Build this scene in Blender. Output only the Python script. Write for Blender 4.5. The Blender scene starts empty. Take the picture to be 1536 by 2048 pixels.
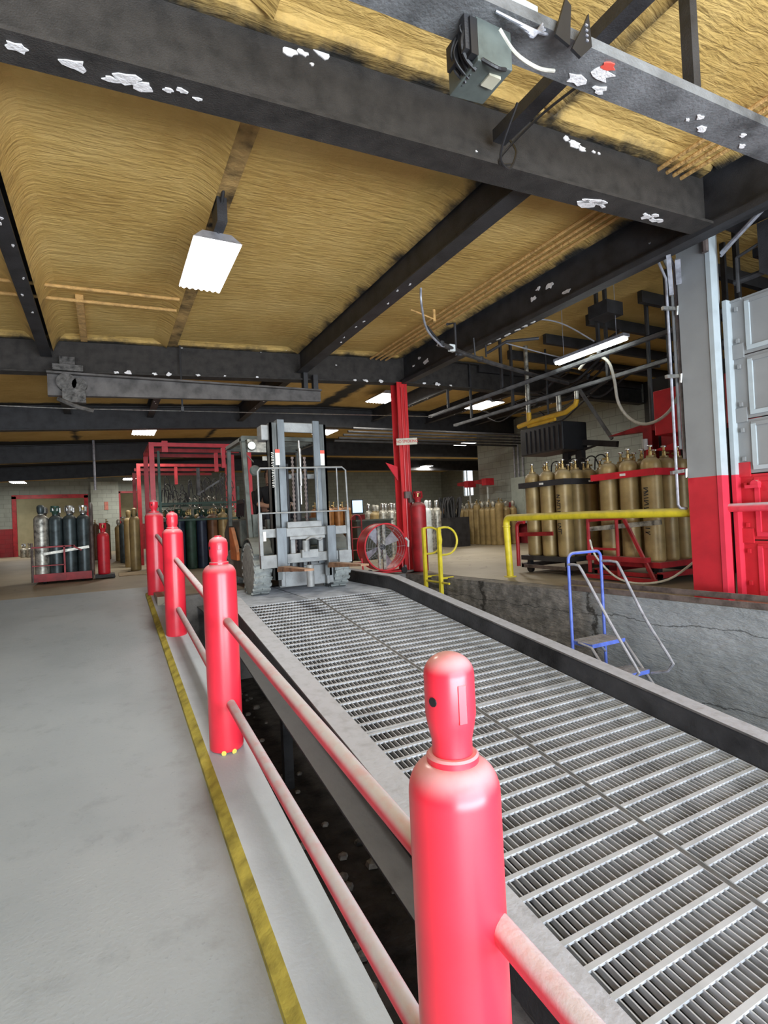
import bpy, math, random
from mathutils import Vector, Matrix
random.seed(7)
scene = bpy.context.scene
COL = scene.collection
PI = math.pi
# ------------------------------------------------------------------ camera
yaw, pitch, roll = math.radians(27.458), math.radians(0.75), math.radians(2.7)
Fd = Vector((math.sin(yaw)*math.cos(pitch), math.cos(yaw)*math.cos(pitch), math.sin(pitch)))
R0 = Vector((math.cos(yaw), -math.sin(yaw), 0)); U0 = R0.cross(Fd)
Rc = R0*math.cos(roll) - U0*math.sin(roll); Uc = R0*math.sin(roll) + U0*math.cos(roll)
cam = bpy.data.cameras.new('camera'); camo = bpy.data.objects.new('camera', cam); COL.objects.link(camo)
M = Matrix((Rc, Uc, -Fd)).transposed().to_4x4(); M.translation = Vector((0, 0, 0.95)); camo.matrix_world = M
cam.sensor_fit = 'HORIZONTAL'; cam.sensor_width = 36; cam.lens = 36*1070/1536
cam.clip_start = 0.05; cam.clip_end = 200
scene.camera = camo
# ------------------------------------------------------------------ world, light, exposure
w = bpy.data.worlds.new('world'); scene.world = w; w.use_nodes = True
bg = w.node_tree.nodes['Background']; bg.inputs[0].default_value = (0.80, 0.90, 1.0, 1); bg.inputs[1].default_value = 2.2
scene.view_settings.view_transform = 'Standard'; scene.view_settings.look = 'None'
scene.view_settings.gamma = 1.0; scene.view_settings.exposure = 0.0; scene.view_settings.use_curve_mapping = False
def area(name, loc, target, sx, sy, power, color):
    l = bpy.data.lights.new(name, 'AREA'); l.shape = 'RECTANGLE'; l.size = sx; l.size_y = sy; l.energy = power; l.color = color
    o = bpy.data.objects.new(name, l); COL.objects.link(o); o.location = loc
    o.rotation_euler = (Vector(target)-Vector(loc)).to_track_quat('-Z', 'Y').to_euler(); return o
area('daylight_dock_door', (2.5, -4.6, 1.6), (2.2, 4.0, 1.8), 10.0, 4.0, 700, (0.80, 0.90, 1.0))
area('ceiling_fill_light', (2.5, -4.4, -0.9), (2.2, 7.0, 3.6), 10.0, 2.2, 1350, (0.88, 0.94, 1.0))  # unseen area light added behind the camera, tilted up to brighten the ceiling foam
LAMP_POWER = 75
# ------------------------------------------------------------------ helpers
def tag(o, label=None, cat=None, group=None, kind=None):
    if label: o['label'] = label
    if cat: o['category'] = cat
    if group: o['group'] = group
    if kind: o['kind'] = kind
    return o
def empty(name, loc=(0, 0, 0), label=None, cat=None, group=None, rz=0):
    o = bpy.data.objects.new(name, None); o.empty_display_size = 0.1; COL.objects.link(o)
    o.location = loc; o.rotation_euler = (0, 0, rz)
    return tag(o, label, cat, group)
class MB:
    def __init__(s): s.v = []; s.f = []; s.m = []; s.g = []; s.k = 0
    def add(s, vs, fs, mi=0):
        b = len(s.v); s.v += [tuple(p) for p in vs]; s.k += 1
        for f in fs: s.f.append(tuple(b+i for i in f)); s.m.append(mi); s.g.append(s.k-1)
        return s
    def hexa(s, p, mi=0):   # p: 4 bottom + 4 top, ccw
        return s.add(p, [(3,2,1,0),(4,5,6,7),(0,1,5,4),(1,2,6,5),(2,3,7,6),(3,0,4,7)], mi)
    def box(s, a, b, mi=0):
        x0,y0,z0 = a; x1,y1,z1 = b
        return s.hexa([(x0,y0,z0),(x1,y0,z0),(x1,y1,z0),(x0,y1,z0),(x0,y0,z1),(x1,y0,z1),(x1,y1,z1),(x0,y1,z1)], mi)
    def bar(s, p, q, wd, ht, mi=0, up=(0,0,1)):
        p = Vector(p); q = Vector(q); d = (q-p).normalized(); up = Vector(up)
        if abs(d.dot(up)) > .98: up = Vector((0,1,0))
        r = d.cross(up).normalized()*wd/2; u = r.cross(d).normalized()*ht/2
        return s.hexa([p-r-u, p+r-u, q+r-u, q-r-u, p-r+u, p+r+u, q+r+u, q-r+u], mi)
    def tube(s, pts, r, n=10, mi=0, cap=True):
        pts = [Vector(p) for p in pts]; rings = []; prev = None
        for i, p in enumerate(pts):
            a = pts[max(i-1,0)]; c = pts[min(i+1,len(pts)-1)]; d = (c-a).normalized()
            if prev is None:
                up = Vector((0,0,1)) if abs(d.z) < .9 else Vector((1,0,0)); x = d.cross(up).normalized()
            else: x = (prev - d*prev.dot(d)).normalized()
            prev = x; y = d.cross(x); rr = r[i] if isinstance(r, (list,tuple)) else r
            rings.append([p + x*math.cos(2*PI*k/n)*rr + y*math.sin(2*PI*k/n)*rr for k in range(n)])
        vs = [v for g in rings for v in g]; fs = []
        for i in range(len(rings)-1):
            for k in range(n): fs.append((i*n+k, i*n+(k+1)%n, (i+1)*n+(k+1)%n, (i+1)*n+k))
        if cap: fs += [tuple(range(n))[::-1], tuple((len(rings)-1)*n+k for k in range(n))]
        return s.add(vs, fs, mi)
    def lathe(s, prof, n=24, c=(0,0,0), axis='z', mi=0):
        vs = []; fs = []
        for (r, z) in prof:
            for k in range(n):
                a = 2*PI*k/n; x = r*math.cos(a); y = r*math.sin(a)
                if axis == 'z': vs.append((c[0]+x, c[1]+y, c[2]+z))
                elif axis == 'y': vs.append((c[0]+x, c[1]+z, c[2]+y))
                else: vs.append((c[0]+z, c[1]+x, c[2]+y))
        for i in range(len(prof)-1):
            for k in range(n): fs.append((i*n+k, i*n+(k+1)%n, (i+1)*n+(k+1)%n, (i+1)*n+k))
        closed = prof[0] == prof[-1]
        if prof[0][0] > 1e-4 and not closed: fs.append(tuple(range(n))[::-1])
        if prof[-1][0] > 1e-4 and not closed: fs.append(tuple((len(prof)-1)*n+k for k in range(n)))
        return s.add(vs, fs, mi)
    def prism(s, poly, t, mi=0):   # poly: 3d points, t: thickness vector
        n = len(poly); t = Vector(t); a = [Vector(p) for p in poly]
        return s.add(a+[p+t for p in a], [tuple(range(n))[::-1], tuple(range(n,2*n))]+[(i,(i+1)%n,n+(i+1)%n,n+i) for i in range(n)], mi)
    def islands(s):   # groups of primitives whose boxes touch: each group is one physical piece
        bb = {}
        for f, g in zip(s.f, s.g):
            for i in f:
                p = s.v[i]; b = bb.setdefault(g, [list(p), list(p)])
                for k in range(3): b[0][k] = min(b[0][k], p[k]); b[1][k] = max(b[1][k], p[k])
        par = {g: g for g in bb}
        def find(a):
            while par[a] != a: a = par[a]
            return a
        ks = list(bb); e = .004
        for i, a in enumerate(ks):
            for b in ks[i+1:]:
                A, B = bb[a], bb[b]
                if all(A[0][k] <= B[1][k]+e and B[0][k] <= A[1][k]+e for k in range(3)): par[find(b)] = find(a)
        out = {}
        for g in ks: out.setdefault(find(g), set()).add(g)
        return list(out.values())
    def build(s, name, mats, parent=None, smooth=False, bevel=0, local=False, split=True):
        if parent and split and 1 < s.k <= 64:
            isl = s.islands()
            if 1 < len(isl) <= 40:
                first = None
                for gs in isl:
                    m_ = MB(); mp = {}
                    for f, mi, g in zip(s.f, s.m, s.g):
                        if g in gs:
                            for i in f:
                                if i not in mp: mp[i] = len(m_.v); m_.v.append(s.v[i])
                            m_.f.append(tuple(mp[i] for i in f)); m_.m.append(mi); m_.g.append(0)
                    o = m_.build(name, mats, parent, smooth, bevel, local, False)
                    first = first or o
                return first
        me = bpy.data.meshes.new(name)
        off = Vector((0,0,0))
        if parent and not local:
            p = parent
            while p: off += Vector(p.location); p = p.parent
        me.from_pydata([tuple(Vector(v)-off) for v in s.v], [], s.f)
        if not isinstance(mats, (list,tuple)): mats = [mats]
        for m_ in mats: me.materials.append(m_)
        me.polygons.foreach_set('material_index', s.m)
        me.update()
        import bmesh
        bm = bmesh.new(); bm.from_mesh(me); bmesh.ops.remove_doubles(bm, verts=bm.verts, dist=1e-5)
        bmesh.ops.recalc_face_normals(bm, faces=bm.faces); bm.to_mesh(me); bm.free()
        if smooth:
            for p in me.polygons: p.use_smooth = True
            try: me.set_sharp_from_angle(angle=math.radians(40))
            except Exception: pass
        o = bpy.data.objects.new(name, me); COL.objects.link(o); o.parent = parent
        if bevel:
            b = o.modifiers.new('bevel', 'BEVEL'); b.width = bevel; b.segments = 2; b.limit_method = 'ANGLE'
        return o
def mono(mb, name, mat, label, cat, group=None, kind=None, **k):
    return tag(mb.build(name, mat, **k), label, cat, group, kind)
def copy_tree(o, parent=None):
    c = o.copy(); COL.objects.link(c); c.parent = parent
    for ch in list(o.children): copy_tree(ch, c)
    return c
def arc(c, r, a0, a1, u, v, n=8):
    c = Vector(c); u = Vector(u); v = Vector(v)
    return [c+u*r*math.cos(math.radians(a0+(a1-a0)*i/n))+v*r*math.sin(math.radians(a0+(a1-a0)*i/n)) for i in range(n+1)]
def smooth_path(pts, n=5):
    P = [Vector(p) for p in pts]; out = []
    for i in range(len(P)-1):
        p0 = P[max(i-1,0)]; p1 = P[i]; p2 = P[i+1]; p3 = P[min(i+2,len(P)-1)]
        for k in range(n):
            t = k/n
            out.append(.5*((2*p1)+(p2-p0)*t+(2*p0-5*p1+4*p2-p3)*t*t+(3*p1-p0-3*p2+p3)*t**3))
    out.append(P[-1]); return out
# ------------------------------------------------------------------ materials
def ramp(nt, fac, stops):
    r = nt.nodes.new('ShaderNodeValToRGB'); e = r.color_ramp.elements
    while len(e) < len(stops): e.new(.5)
    for i, (p, c) in enumerate(stops): e[i].position = p; e[i].color = (*c, 1) if len(c) == 3 else c
    nt.links.new(fac, r.inputs[0]); return r.outputs[0]
def noise(nt, vec, scale, detail=4, rough=.55, dist=0):
    n = nt.nodes.new('ShaderNodeTexNoise'); n.inputs['Scale'].default_value = scale; n.inputs['Detail'].default_value = detail
    n.inputs['Roughness'].default_value = rough; n.inputs['Distortion'].default_value = dist
    nt.links.new(vec, n.inputs['Vector']); return n.outputs[0]
def mathn(nt, op, a, b=None, clamp=False):
    n = nt.nodes.new('ShaderNodeMath'); n.operation = op; n.use_clamp = clamp
    for i, x in enumerate((a, b)):
        if x is None: continue
        if isinstance(x, (int, float)): n.inputs[i].default_value = x
        else: nt.links.new(x, n.inputs[i])
    return n.outputs[0]
def maprange(nt, x, a, b, c=0, d=1):
    n = nt.nodes.new('ShaderNodeMapRange'); n.interpolation_type = 'SMOOTHSTEP'
    nt.links.new(x, n.inputs[0])
    for i, v_ in zip((1,2,3,4), (a,b,c,d)): n.inputs[i].default_value = v_
    return n.outputs[0]
def mix(nt, fac, a, b):
    n = nt.nodes.new('ShaderNodeMix'); n.data_type = 'RGBA'
    if isinstance(fac, (int, float)): n.inputs[0].default_value = fac
    else: nt.links.new(fac, n.inputs[0])
    for i, x in ((6, a), (7, b)):
        if isinstance(x, tuple): n.inputs[i].default_value = (*x[:3], 1)
        else: nt.links.new(x, n.inputs[i])
    return n.outputs[2]
def newmat(name):
    m = bpy.data.materials.new(name); m.use_nodes = True; nt = m.node_tree
    b = nt.nodes['Principled BSDF']; g = nt.nodes.new('ShaderNodeNewGeometry'); return m, nt, b, g
def mat(name, c, rough=.5, metal=0, var=.12, scale=6, bump=0, bscale=60, dust=0, dustc=(.42,.38,.33), coat=0, stretch=None):
    m, nt, b, g = newmat(name)
    tc = nt.nodes.new('ShaderNodeTexCoord'); vec = tc.outputs['Object']
    if stretch:
        mp = nt.nodes.new('ShaderNodeMapping'); mp.inputs['Scale'].default_value = stretch; nt.links.new(vec, mp.inputs[0]); vec = mp.outputs[0]
    n = noise(nt, vec, scale)
    lo = tuple(max(0, x*(1-var*2)) for x in c); hi = tuple(min(1, x*(1+var*1.5)) for x in c)
    colr = ramp(nt, n, [(.3, lo), (.5, c), (.72, hi)])
    if dust:
        sx = nt.nodes.new('ShaderNodeSeparateXYZ'); nt.links.new(g.outputs['Normal'], sx.inputs[0])
        up = maprange(nt, sx.outputs[2], .15, .85); n2 = noise(nt, tc.outputs['Object'], 14)
        f = mathn(nt, 'MULTIPLY', up, mathn(nt, 'MULTIPLY', maprange(nt, n2, .2, .6, .7, 1), dust))
        colr = mix(nt, f, colr, dustc)
        r_ = mathn(nt, 'ADD', mathn(nt, 'MULTIPLY', f, .9-rough), rough); nt.links.new(r_, b.inputs['Roughness'])
    else: b.inputs['Roughness'].default_value = rough
    nt.links.new(colr, b.inputs['Base Color']); b.inputs['Metallic'].default_value = metal
    b.inputs['Coat Weight'].default_value = coat; b.inputs['Coat Roughness'].default_value = .25
    if bump:
        bn = nt.nodes.new('ShaderNodeBump'); bn.inputs['Strength'].default_value = bump; bn.inputs['Distance'].default_value = .02
        nt.links.new(noise(nt, vec, bscale), bn.inputs['Height']); nt.links.new(bn.outputs[0], b.inputs['Normal'])
    return m
def emit(name, c, s):
    m, nt, b, g = newmat(name); b.inputs['Base Color'].default_value = (*c, 1)
    b.inputs['Emission Color'].default_value = (*c, 1); b.inputs['Emission Strength'].default_value = s; return m

M_black = mat('black_steel_paint', (.030,.030,.033), .55, 0, .25, 5, .25, 90)
M_web = mat('dusty_black_steel', (.034,.030,.027), .75, 0, .25, 8, .5, 120, dust=.45, dustc=(.16,.15,.14))
M_greysteel = mat('dusty_grey_steel', (.16,.165,.17), .6, .1, .3, 4, .3, 60, dust=.6, dustc=(.35,.34,.32))
M_peel = mat('peeled_white_primer', (.84,.82,.82), .7, 0, .1, 20, .4, 60)
M_red = mat('red_gloss_paint', (.80,.026,.052), .35, 0, .05, 5, 0, 40, dust=.75, dustc=(.66,.44,.47), coat=.4)
M_redpipe = mat('dusty_red_pipe_paint', (.72,.06,.09), .5, 0, .12, 9, .1, 60, dust=1.0, dustc=(.62,.60,.66))
M_redfar = mat('dark_red_paint', (.33,.014,.020), .5, 0, .2, 6, .1, 60, dust=.4)
M_redfarb = mat('bright_red_enamel', (.62,.02,.035), .4, 0, .1, 6, 0, 60, dust=.2)
M_yellow = mat('yellow_safety_paint', (.68,.56,.03), .45, 0, .12, 8, .1, 50, dust=.5, dustc=(.45,.40,.25))
M_blue = mat('blue_powder_coat', (.10,.16,.56), .35, 0, .15, 10, 0, 50, dust=.85, dustc=(.42,.42,.46))
M_tubegrey = mat('worn_pale_tube', (.36,.37,.42), .4, .3, .2, 12, 0, 50, dust=.5)
M_gold = mat('gold_cylinder_paint', (.36,.26,.11), .42, .15, .15, 5, .05, 60, dust=.4, dustc=(.45,.40,.30))
M_brown = mat('brown_cylinder_paint', (.16,.075,.035), .45, .1, .2, 5, .05, 60, dust=.4)
M_navy = mat('dark_blue_cylinder_paint', (.02,.035,.07), .4, .1, .2, 5, .05, 60, dust=.4, dustc=(.2,.2,.2))
M_slate = mat('slate_cylinder_paint', (.055,.075,.08), .38, .3, .3, 6, .05, 60, dust=.4, dustc=(.25,.26,.24))
M_green = mat('dark_green_paint', (.025,.07,.05), .5, .1, .25, 6, .1, 60, dust=.3, dustc=(.2,.2,.18))
M_silver = mat('scuffed_silver_cylinder', (.42,.41,.36), .4, .5, .4, 12, .1, 40, dust=.3)
M_white = mat('white_cylinder_paint', (.62,.66,.66), .4, 0, .1, 8, 0, 40)
M_copper = mat('orange_brown_cylinder', (.30,.13,.04), .4, .3, .2, 6, .05, 60, dust=.3)
M_brass = mat('brass_valve_metal', (.45,.33,.14), .35, .8, .25, 30)
M_chrome = mat('bright_steel', (.55,.55,.53), .3, .9, .2, 20)
M_rubber = mat('tyre_rubber_dusty', (.30,.33,.325), .85, 0, .15, 14, .3, 40, dust=.5, dustc=(.35,.36,.35))
M_rim = mat('wheel_rim_tan_dirt', (.22,.17,.11), .7, .1, .35, 12, .3, 40)
M_fl = mat('forklift_grey_green', (.095,.11,.10), .5, .1, .25, 7, .15, 60, dust=.5, dustc=(.24,.24,.22))
M_mast = mat('mast_worn_grey_steel', (.09,.10,.10), .45, .3, .18, 3, .2, 50, dust=.3, stretch=(6,6,1))
M_mastblue = mat('mast_worn_blue_grey', (.13,.15,.165), .4, .3, .15, 3, .15, 50, dust=.5, dustc=(.33,.35,.36), stretch=(5,5,1))
M_carr = mat('carriage_pale_grey_steel', (.27,.285,.29), .55, .2, .12, 9, .2, 50, dust=.4)
M_orange = mat('orange_enamel', (.62,.20,.06), .5, 0, .15, 8, .1, 40, dust=.3)
M_rust = mat('rusty_fork_steel', (.30,.17,.10), .6, .4, .3, 10, .2, 40, dust=.2)
M_galv = mat('galvanized_grating', (.42,.44,.47), .5, .2, .2, 6, 0, 40, dust=.6, dustc=(.47,.49,.53))
M_flange = mat('ramp_beam_dusty_steel', (.14,.135,.135), .5, .3, .3, 4, .15, 40, dust=1.0, dustc=(.47,.49,.54))
M_rampweb = mat('ramp_beam_black', (.035,.036,.040), .45, .2, .4, 3, .25, 25, dust=.5, dustc=(.2,.2,.2))
M_track = mat('rusty_track_steel', (.14,.11,.10), .6, .3, .3, 7, .2, 50, dust=1.0, dustc=(.46,.43,.41))
M_rampedge = mat('ramp_lower_flange_grey', (.07,.072,.078), .5, .3, .25, 5, .15, 40, dust=.8, dustc=(.15,.155,.165))
M_foampipe = mat('foam_coated_pipe', (.60,.36,.13), .9, 0, .15, 12, .8, 30)
M_doorgrey = mat('roller_door_grey', (.27,.28,.285), .5, 0, .05, 3, .05, 40)
M_doorlip = mat('door_edge_light_grey', (.44,.50,.53), .45, 0, .05, 6)
M_doorred = mat('roller_door_red', (.55,.022,.035), .45, 0, .1, 3, .05, 40, dust=.7)
M_doorredlip = mat('door_edge_light_red', (.70,.04,.075), .4, 0, .06, 6, dust=.5)
M_rubberhose = mat('white_hose', (.55,.53,.46), .6, 0, .1, 20)
M_blackplastic = mat('black_plastic', (.015,.015,.017), .5)
M_boxgrey = mat('electrical_box_grey', (.10,.12,.112), .5, .1, .15, 10, dust=.5)
M_paper = mat('sticker_white', (.80,.80,.76), .6)
M_stickred = mat('sticker_red', (.75,.10,.07), .6)
M_signred = mat('sign_red_lettering', (.60,.03,.04), .6)
M_shirt = mat('black_cotton', (.008,.008,.010), .9)
M_skin = mat('skin', (.42,.24,.17), .55, 0, .08, 20)
M_hair = mat('dark_hair', (.03,.02,.015), .8)
M_jean = mat('dark_trousers', (.03,.035,.05), .9)
M_panelgrey = mat('panelboard_grey', (.40,.45,.41), .5, 0, .06, 5)
M_concwall = mat('pit_concrete', (.17,.17,.17), .85, 0, .35, 2.2, .8, 12)
M_lit = emit('lamp_diffuser', (1.0, .97, .90), 9.0)
M_tubelit = emit('fluorescent_glow', (.95, 1.0, .95), 14.0)
M_screen = emit('lit_screen', (.45, .68, 1.0), 1.1)
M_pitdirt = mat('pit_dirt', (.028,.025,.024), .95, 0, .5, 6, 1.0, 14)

def foam_material():
    m, nt, b, g = newmat('ochre_spray_foam')
    sx = nt.nodes.new('ShaderNodeSeparateXYZ'); nt.links.new(g.outputs['Position'], sx.inputs[0])
    X, Y = sx.outputs[0], sx.outputs[1]
    n1 = noise(nt, g.outputs['Position'], 1.1, 5); n2 = noise(nt, g.outputs['Position'], 9, 4)
    base = ramp(nt, n1, [(.3,(.50,.31,.085)), (.5,(.60,.395,.12)), (.7,(.68,.47,.165))])
    base = mix(nt, maprange(nt, n2, .45, .75, 0, .35), base, (.74,.51,.19))
    wob = mathn(nt, 'MULTIPLY', mathn(nt, 'SUBTRACT', noise(nt, g.outputs['Position'], 3.5, 5, .65), .5), .35)
    masks = []
    for ax, c, wd in [(Y,2.84,.06),(Y,8.46,.08),(Y,13.0,.30),(Y,18.5,.8),(Y,24.0,1.0),(X,5.0,.20),(X,2.93,.05),(X,-.66,.05)]:
        d = mathn(nt, 'ABSOLUTE', mathn(nt, 'SUBTRACT', ax, c)); d = mathn(nt, 'ADD', d, wob)
        masks.append(maprange(nt, d, wd-.07, wd+.10, 1, 0))
    mk = masks[0]
    for k in masks[1:]: mk = mathn(nt, 'MAXIMUM', mk, k)
    colr = mix(nt, mk, base, (.022,.021,.018)); nt.links.new(colr, b.inputs['Base Color'])
    b.inputs['Roughness'].default_value = .75
    mp = nt.nodes.new('ShaderNodeMapping'); mp.inputs['Scale'].default_value = (1.0, 5.5, 1.0); nt.links.new(g.outputs['Position'], mp.inputs[0])
    h = mathn(nt, 'ADD', mathn(nt, 'MULTIPLY', noise(nt, mp.outputs[0], 4.0, 4, .55, .5), .8), mathn(nt, 'MULTIPLY', noise(nt, g.outputs['Position'], 26, 3), .25))
    bn = nt.nodes.new('ShaderNodeBump'); bn.inputs['Strength'].default_value = .55; bn.inputs['Distance'].default_value = .045
    nt.links.new(h, bn.inputs['Height']); nt.links.new(bn.outputs[0], b.inputs['Normal']); return m
M_foam = foam_material()
def floor_material(name, c1, c2, c3, crack=.45, grime=False):
    m, nt, b, g = newmat(name); P = g.outputs['Position']
    n1 = noise(nt, P, .8, 5); n2 = noise(nt, P, 5, 5, .65); n3 = noise(nt, P, 55, 3)
    colr = ramp(nt, n1, [(.3,c1),(.5,c2),(.72,c3)])
    colr = mix(nt, maprange(nt, n2, .52, .75, 0, .30), colr, tuple(x*.62 for x in c1))
    colr = mix(nt, maprange(nt, n3, .62, .75, 0, .25), colr, tuple(x*.5 for x in c1))
    v = nt.nodes.new('ShaderNodeTexVoronoi'); v.feature = 'DISTANCE_TO_EDGE'; v.inputs['Scale'].default_value = .33
    wv = nt.nodes.new('ShaderNodeVectorMath'); wv.operation = 'ADD'; nt.links.new(P, wv.inputs[0])
    nn = nt.nodes.new('ShaderNodeTexNoise'); nn.inputs['Scale'].default_value = 1.5; nt.links.new(P, nn.inputs['Vector']); nt.links.new(nn.outputs[1], wv.inputs[1])
    nt.links.new(wv.outputs[0], v.inputs['Vector'])
    colr = mix(nt, maprange(nt, v.outputs[0], .001, .006, crack, 0), colr, tuple(x*.3 for x in c1))
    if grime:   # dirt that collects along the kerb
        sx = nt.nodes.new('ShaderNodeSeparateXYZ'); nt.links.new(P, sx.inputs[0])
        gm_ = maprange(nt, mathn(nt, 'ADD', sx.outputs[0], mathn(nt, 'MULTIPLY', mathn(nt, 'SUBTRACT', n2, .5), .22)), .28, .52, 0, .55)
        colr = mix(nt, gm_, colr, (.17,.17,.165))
    nt.links.new(colr, b.inputs['Base Color']); b.inputs['Roughness'].default_value = .55
    bn = nt.nodes.new('ShaderNodeBump'); bn.inputs['Strength'].default_value = .15; bn.inputs['Distance'].default_value = .01
    nt.links.new(n3, bn.inputs['Height']); nt.links.new(bn.outputs[0], b.inputs['Normal']); return m
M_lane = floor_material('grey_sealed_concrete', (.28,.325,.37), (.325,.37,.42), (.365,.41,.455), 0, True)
M_floor = floor_material('tan_worn_concrete', (.25,.215,.155), (.31,.265,.19), (.36,.31,.235))
def curb_material():
    return mat('painted_kerb_top', (.46,.52,.59), .6, 0, .05, 3, .1, 50), mat('yellow_kerb_stripe', (.37,.32,.06), .6, 0, .25, 9, .2, 50)
M_curb, M_curby = curb_material()
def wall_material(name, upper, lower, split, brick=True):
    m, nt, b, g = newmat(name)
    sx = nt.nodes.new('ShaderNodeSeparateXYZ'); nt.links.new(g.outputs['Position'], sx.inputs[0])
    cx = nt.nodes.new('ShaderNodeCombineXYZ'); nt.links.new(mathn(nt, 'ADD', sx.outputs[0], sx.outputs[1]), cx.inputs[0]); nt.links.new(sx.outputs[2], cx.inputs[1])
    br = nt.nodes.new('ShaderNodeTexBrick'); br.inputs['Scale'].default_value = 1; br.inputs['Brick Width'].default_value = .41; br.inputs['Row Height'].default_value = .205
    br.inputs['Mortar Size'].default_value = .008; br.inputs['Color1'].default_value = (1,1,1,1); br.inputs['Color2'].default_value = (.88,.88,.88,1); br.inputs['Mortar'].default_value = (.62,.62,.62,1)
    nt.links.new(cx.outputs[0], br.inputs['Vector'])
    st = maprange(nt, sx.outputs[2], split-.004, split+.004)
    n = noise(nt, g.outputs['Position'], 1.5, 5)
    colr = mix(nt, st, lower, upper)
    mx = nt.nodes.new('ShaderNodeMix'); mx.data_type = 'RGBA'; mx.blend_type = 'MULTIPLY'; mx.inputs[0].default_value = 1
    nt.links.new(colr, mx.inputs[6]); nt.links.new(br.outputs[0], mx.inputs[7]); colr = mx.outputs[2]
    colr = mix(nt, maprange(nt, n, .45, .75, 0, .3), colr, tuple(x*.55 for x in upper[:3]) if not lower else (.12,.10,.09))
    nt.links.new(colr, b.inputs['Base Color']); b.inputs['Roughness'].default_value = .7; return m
M_wall = wall_material('painted_block_wall', (.27,.30,.27), (.28,.020,.028), 1.30)
M_wallcharcoal = wall_material('charcoal_block_wall', (.035,.036,.036), (.10,.012,.015), 1.30)  # block wall in charcoal over dark red, for the right wall's near stretch
M_wallpale = wall_material('pale_block_wall', (.42,.46,.42), (.42,.46,.42), -1)
M_wallroom = mat('beige_room_wall', (.50,.43,.24), .8, 0, .08, 2)
# ------------------------------------------------------------------ geometry functions
def lane_z(y): return max(-1.25, min(0.0, -1.056+.1075*y))
def edge_x(y): return 4.62+(6.96-y)*.0963
def ceil_z(x): return 3.67+.049*min(x, 5.0)
def beam_z(x): return 3.16+.049*min(x, 5.0)
def deck_z(y): return min(0.0, -.137*(6.38-y))
# ------------------------------------------------------------------ structure
mb = MB()   # sloping lane on the left
ys = [-5, -1.8, 1, 4, 7, 9.82]
for a, b_ in zip(ys, ys[1:]):
    mb.hexa([(-7,a,lane_z(a)-.15),(.60,a,lane_z(a)-.15),(.60,b_,lane_z(b_)-.15),(-7,b_,lane_z(b_)-.15),(-7,a,lane_z(a)),(.60,a,lane_z(a)),(.60,b_,lane_z(b_)),(-7,b_,lane_z(b_))])
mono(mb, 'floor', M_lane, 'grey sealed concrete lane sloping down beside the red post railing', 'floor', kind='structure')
mb = MB(); mb.box((-7,9.82,-.2),(21,31,0)); mb.box((.60,8.2,-.2),(4.9,9.82,0))
mb.hexa([(edge_x(8.2)+.2,-5,-.2),(21,-5,-.2),(21,9.82,-.2),(edge_x(8.2)+.2,9.82,-.2),(edge_x(8.2)+.2,-5,0),(21,-5,0),(21,9.82,0),(edge_x(8.2)+.2,9.82,0)]) if False else None
mb.prism([(edge_x(-5)+.25,-5,-.2),(21,-5,-.2),(21,9.82,-.2),(4.9,9.82,-.2),(4.9,8.2,-.2),(edge_x(8.2)+.25,8.2,-.2)], (0,0,.2))
mono(mb, 'floor', M_floor, 'tan worn concrete warehouse floor behind the pit', 'floor', kind='structure')
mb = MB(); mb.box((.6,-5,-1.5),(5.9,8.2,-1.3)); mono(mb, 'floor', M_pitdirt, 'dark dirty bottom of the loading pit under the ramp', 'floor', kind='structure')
mb = MB()
for a, b_ in zip(ys, ys[1:]):
    b2 = min(b_, 9.2)
    mb.hexa([(.60,a,-1.5),(.82,a,-1.5),(.82,b2,-1.5),(.60,b2,-1.5),(.60,a,lane_z(a)),(.82,a,lane_z(a)),(.82,b2,lane_z(b2)),(.60,b2,lane_z(b2))])
mono(mb, 'wall_pit_left', M_concwall, 'dark concrete pit wall below the kerb', 'wall', kind='structure')
mb = MB(); mb.box((.82,8.0,-1.5),(4.9,8.2,0)); mono(mb, 'wall_pit_end', M_concwall, 'concrete pit end wall under the red column', 'wall', kind='structure')
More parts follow.
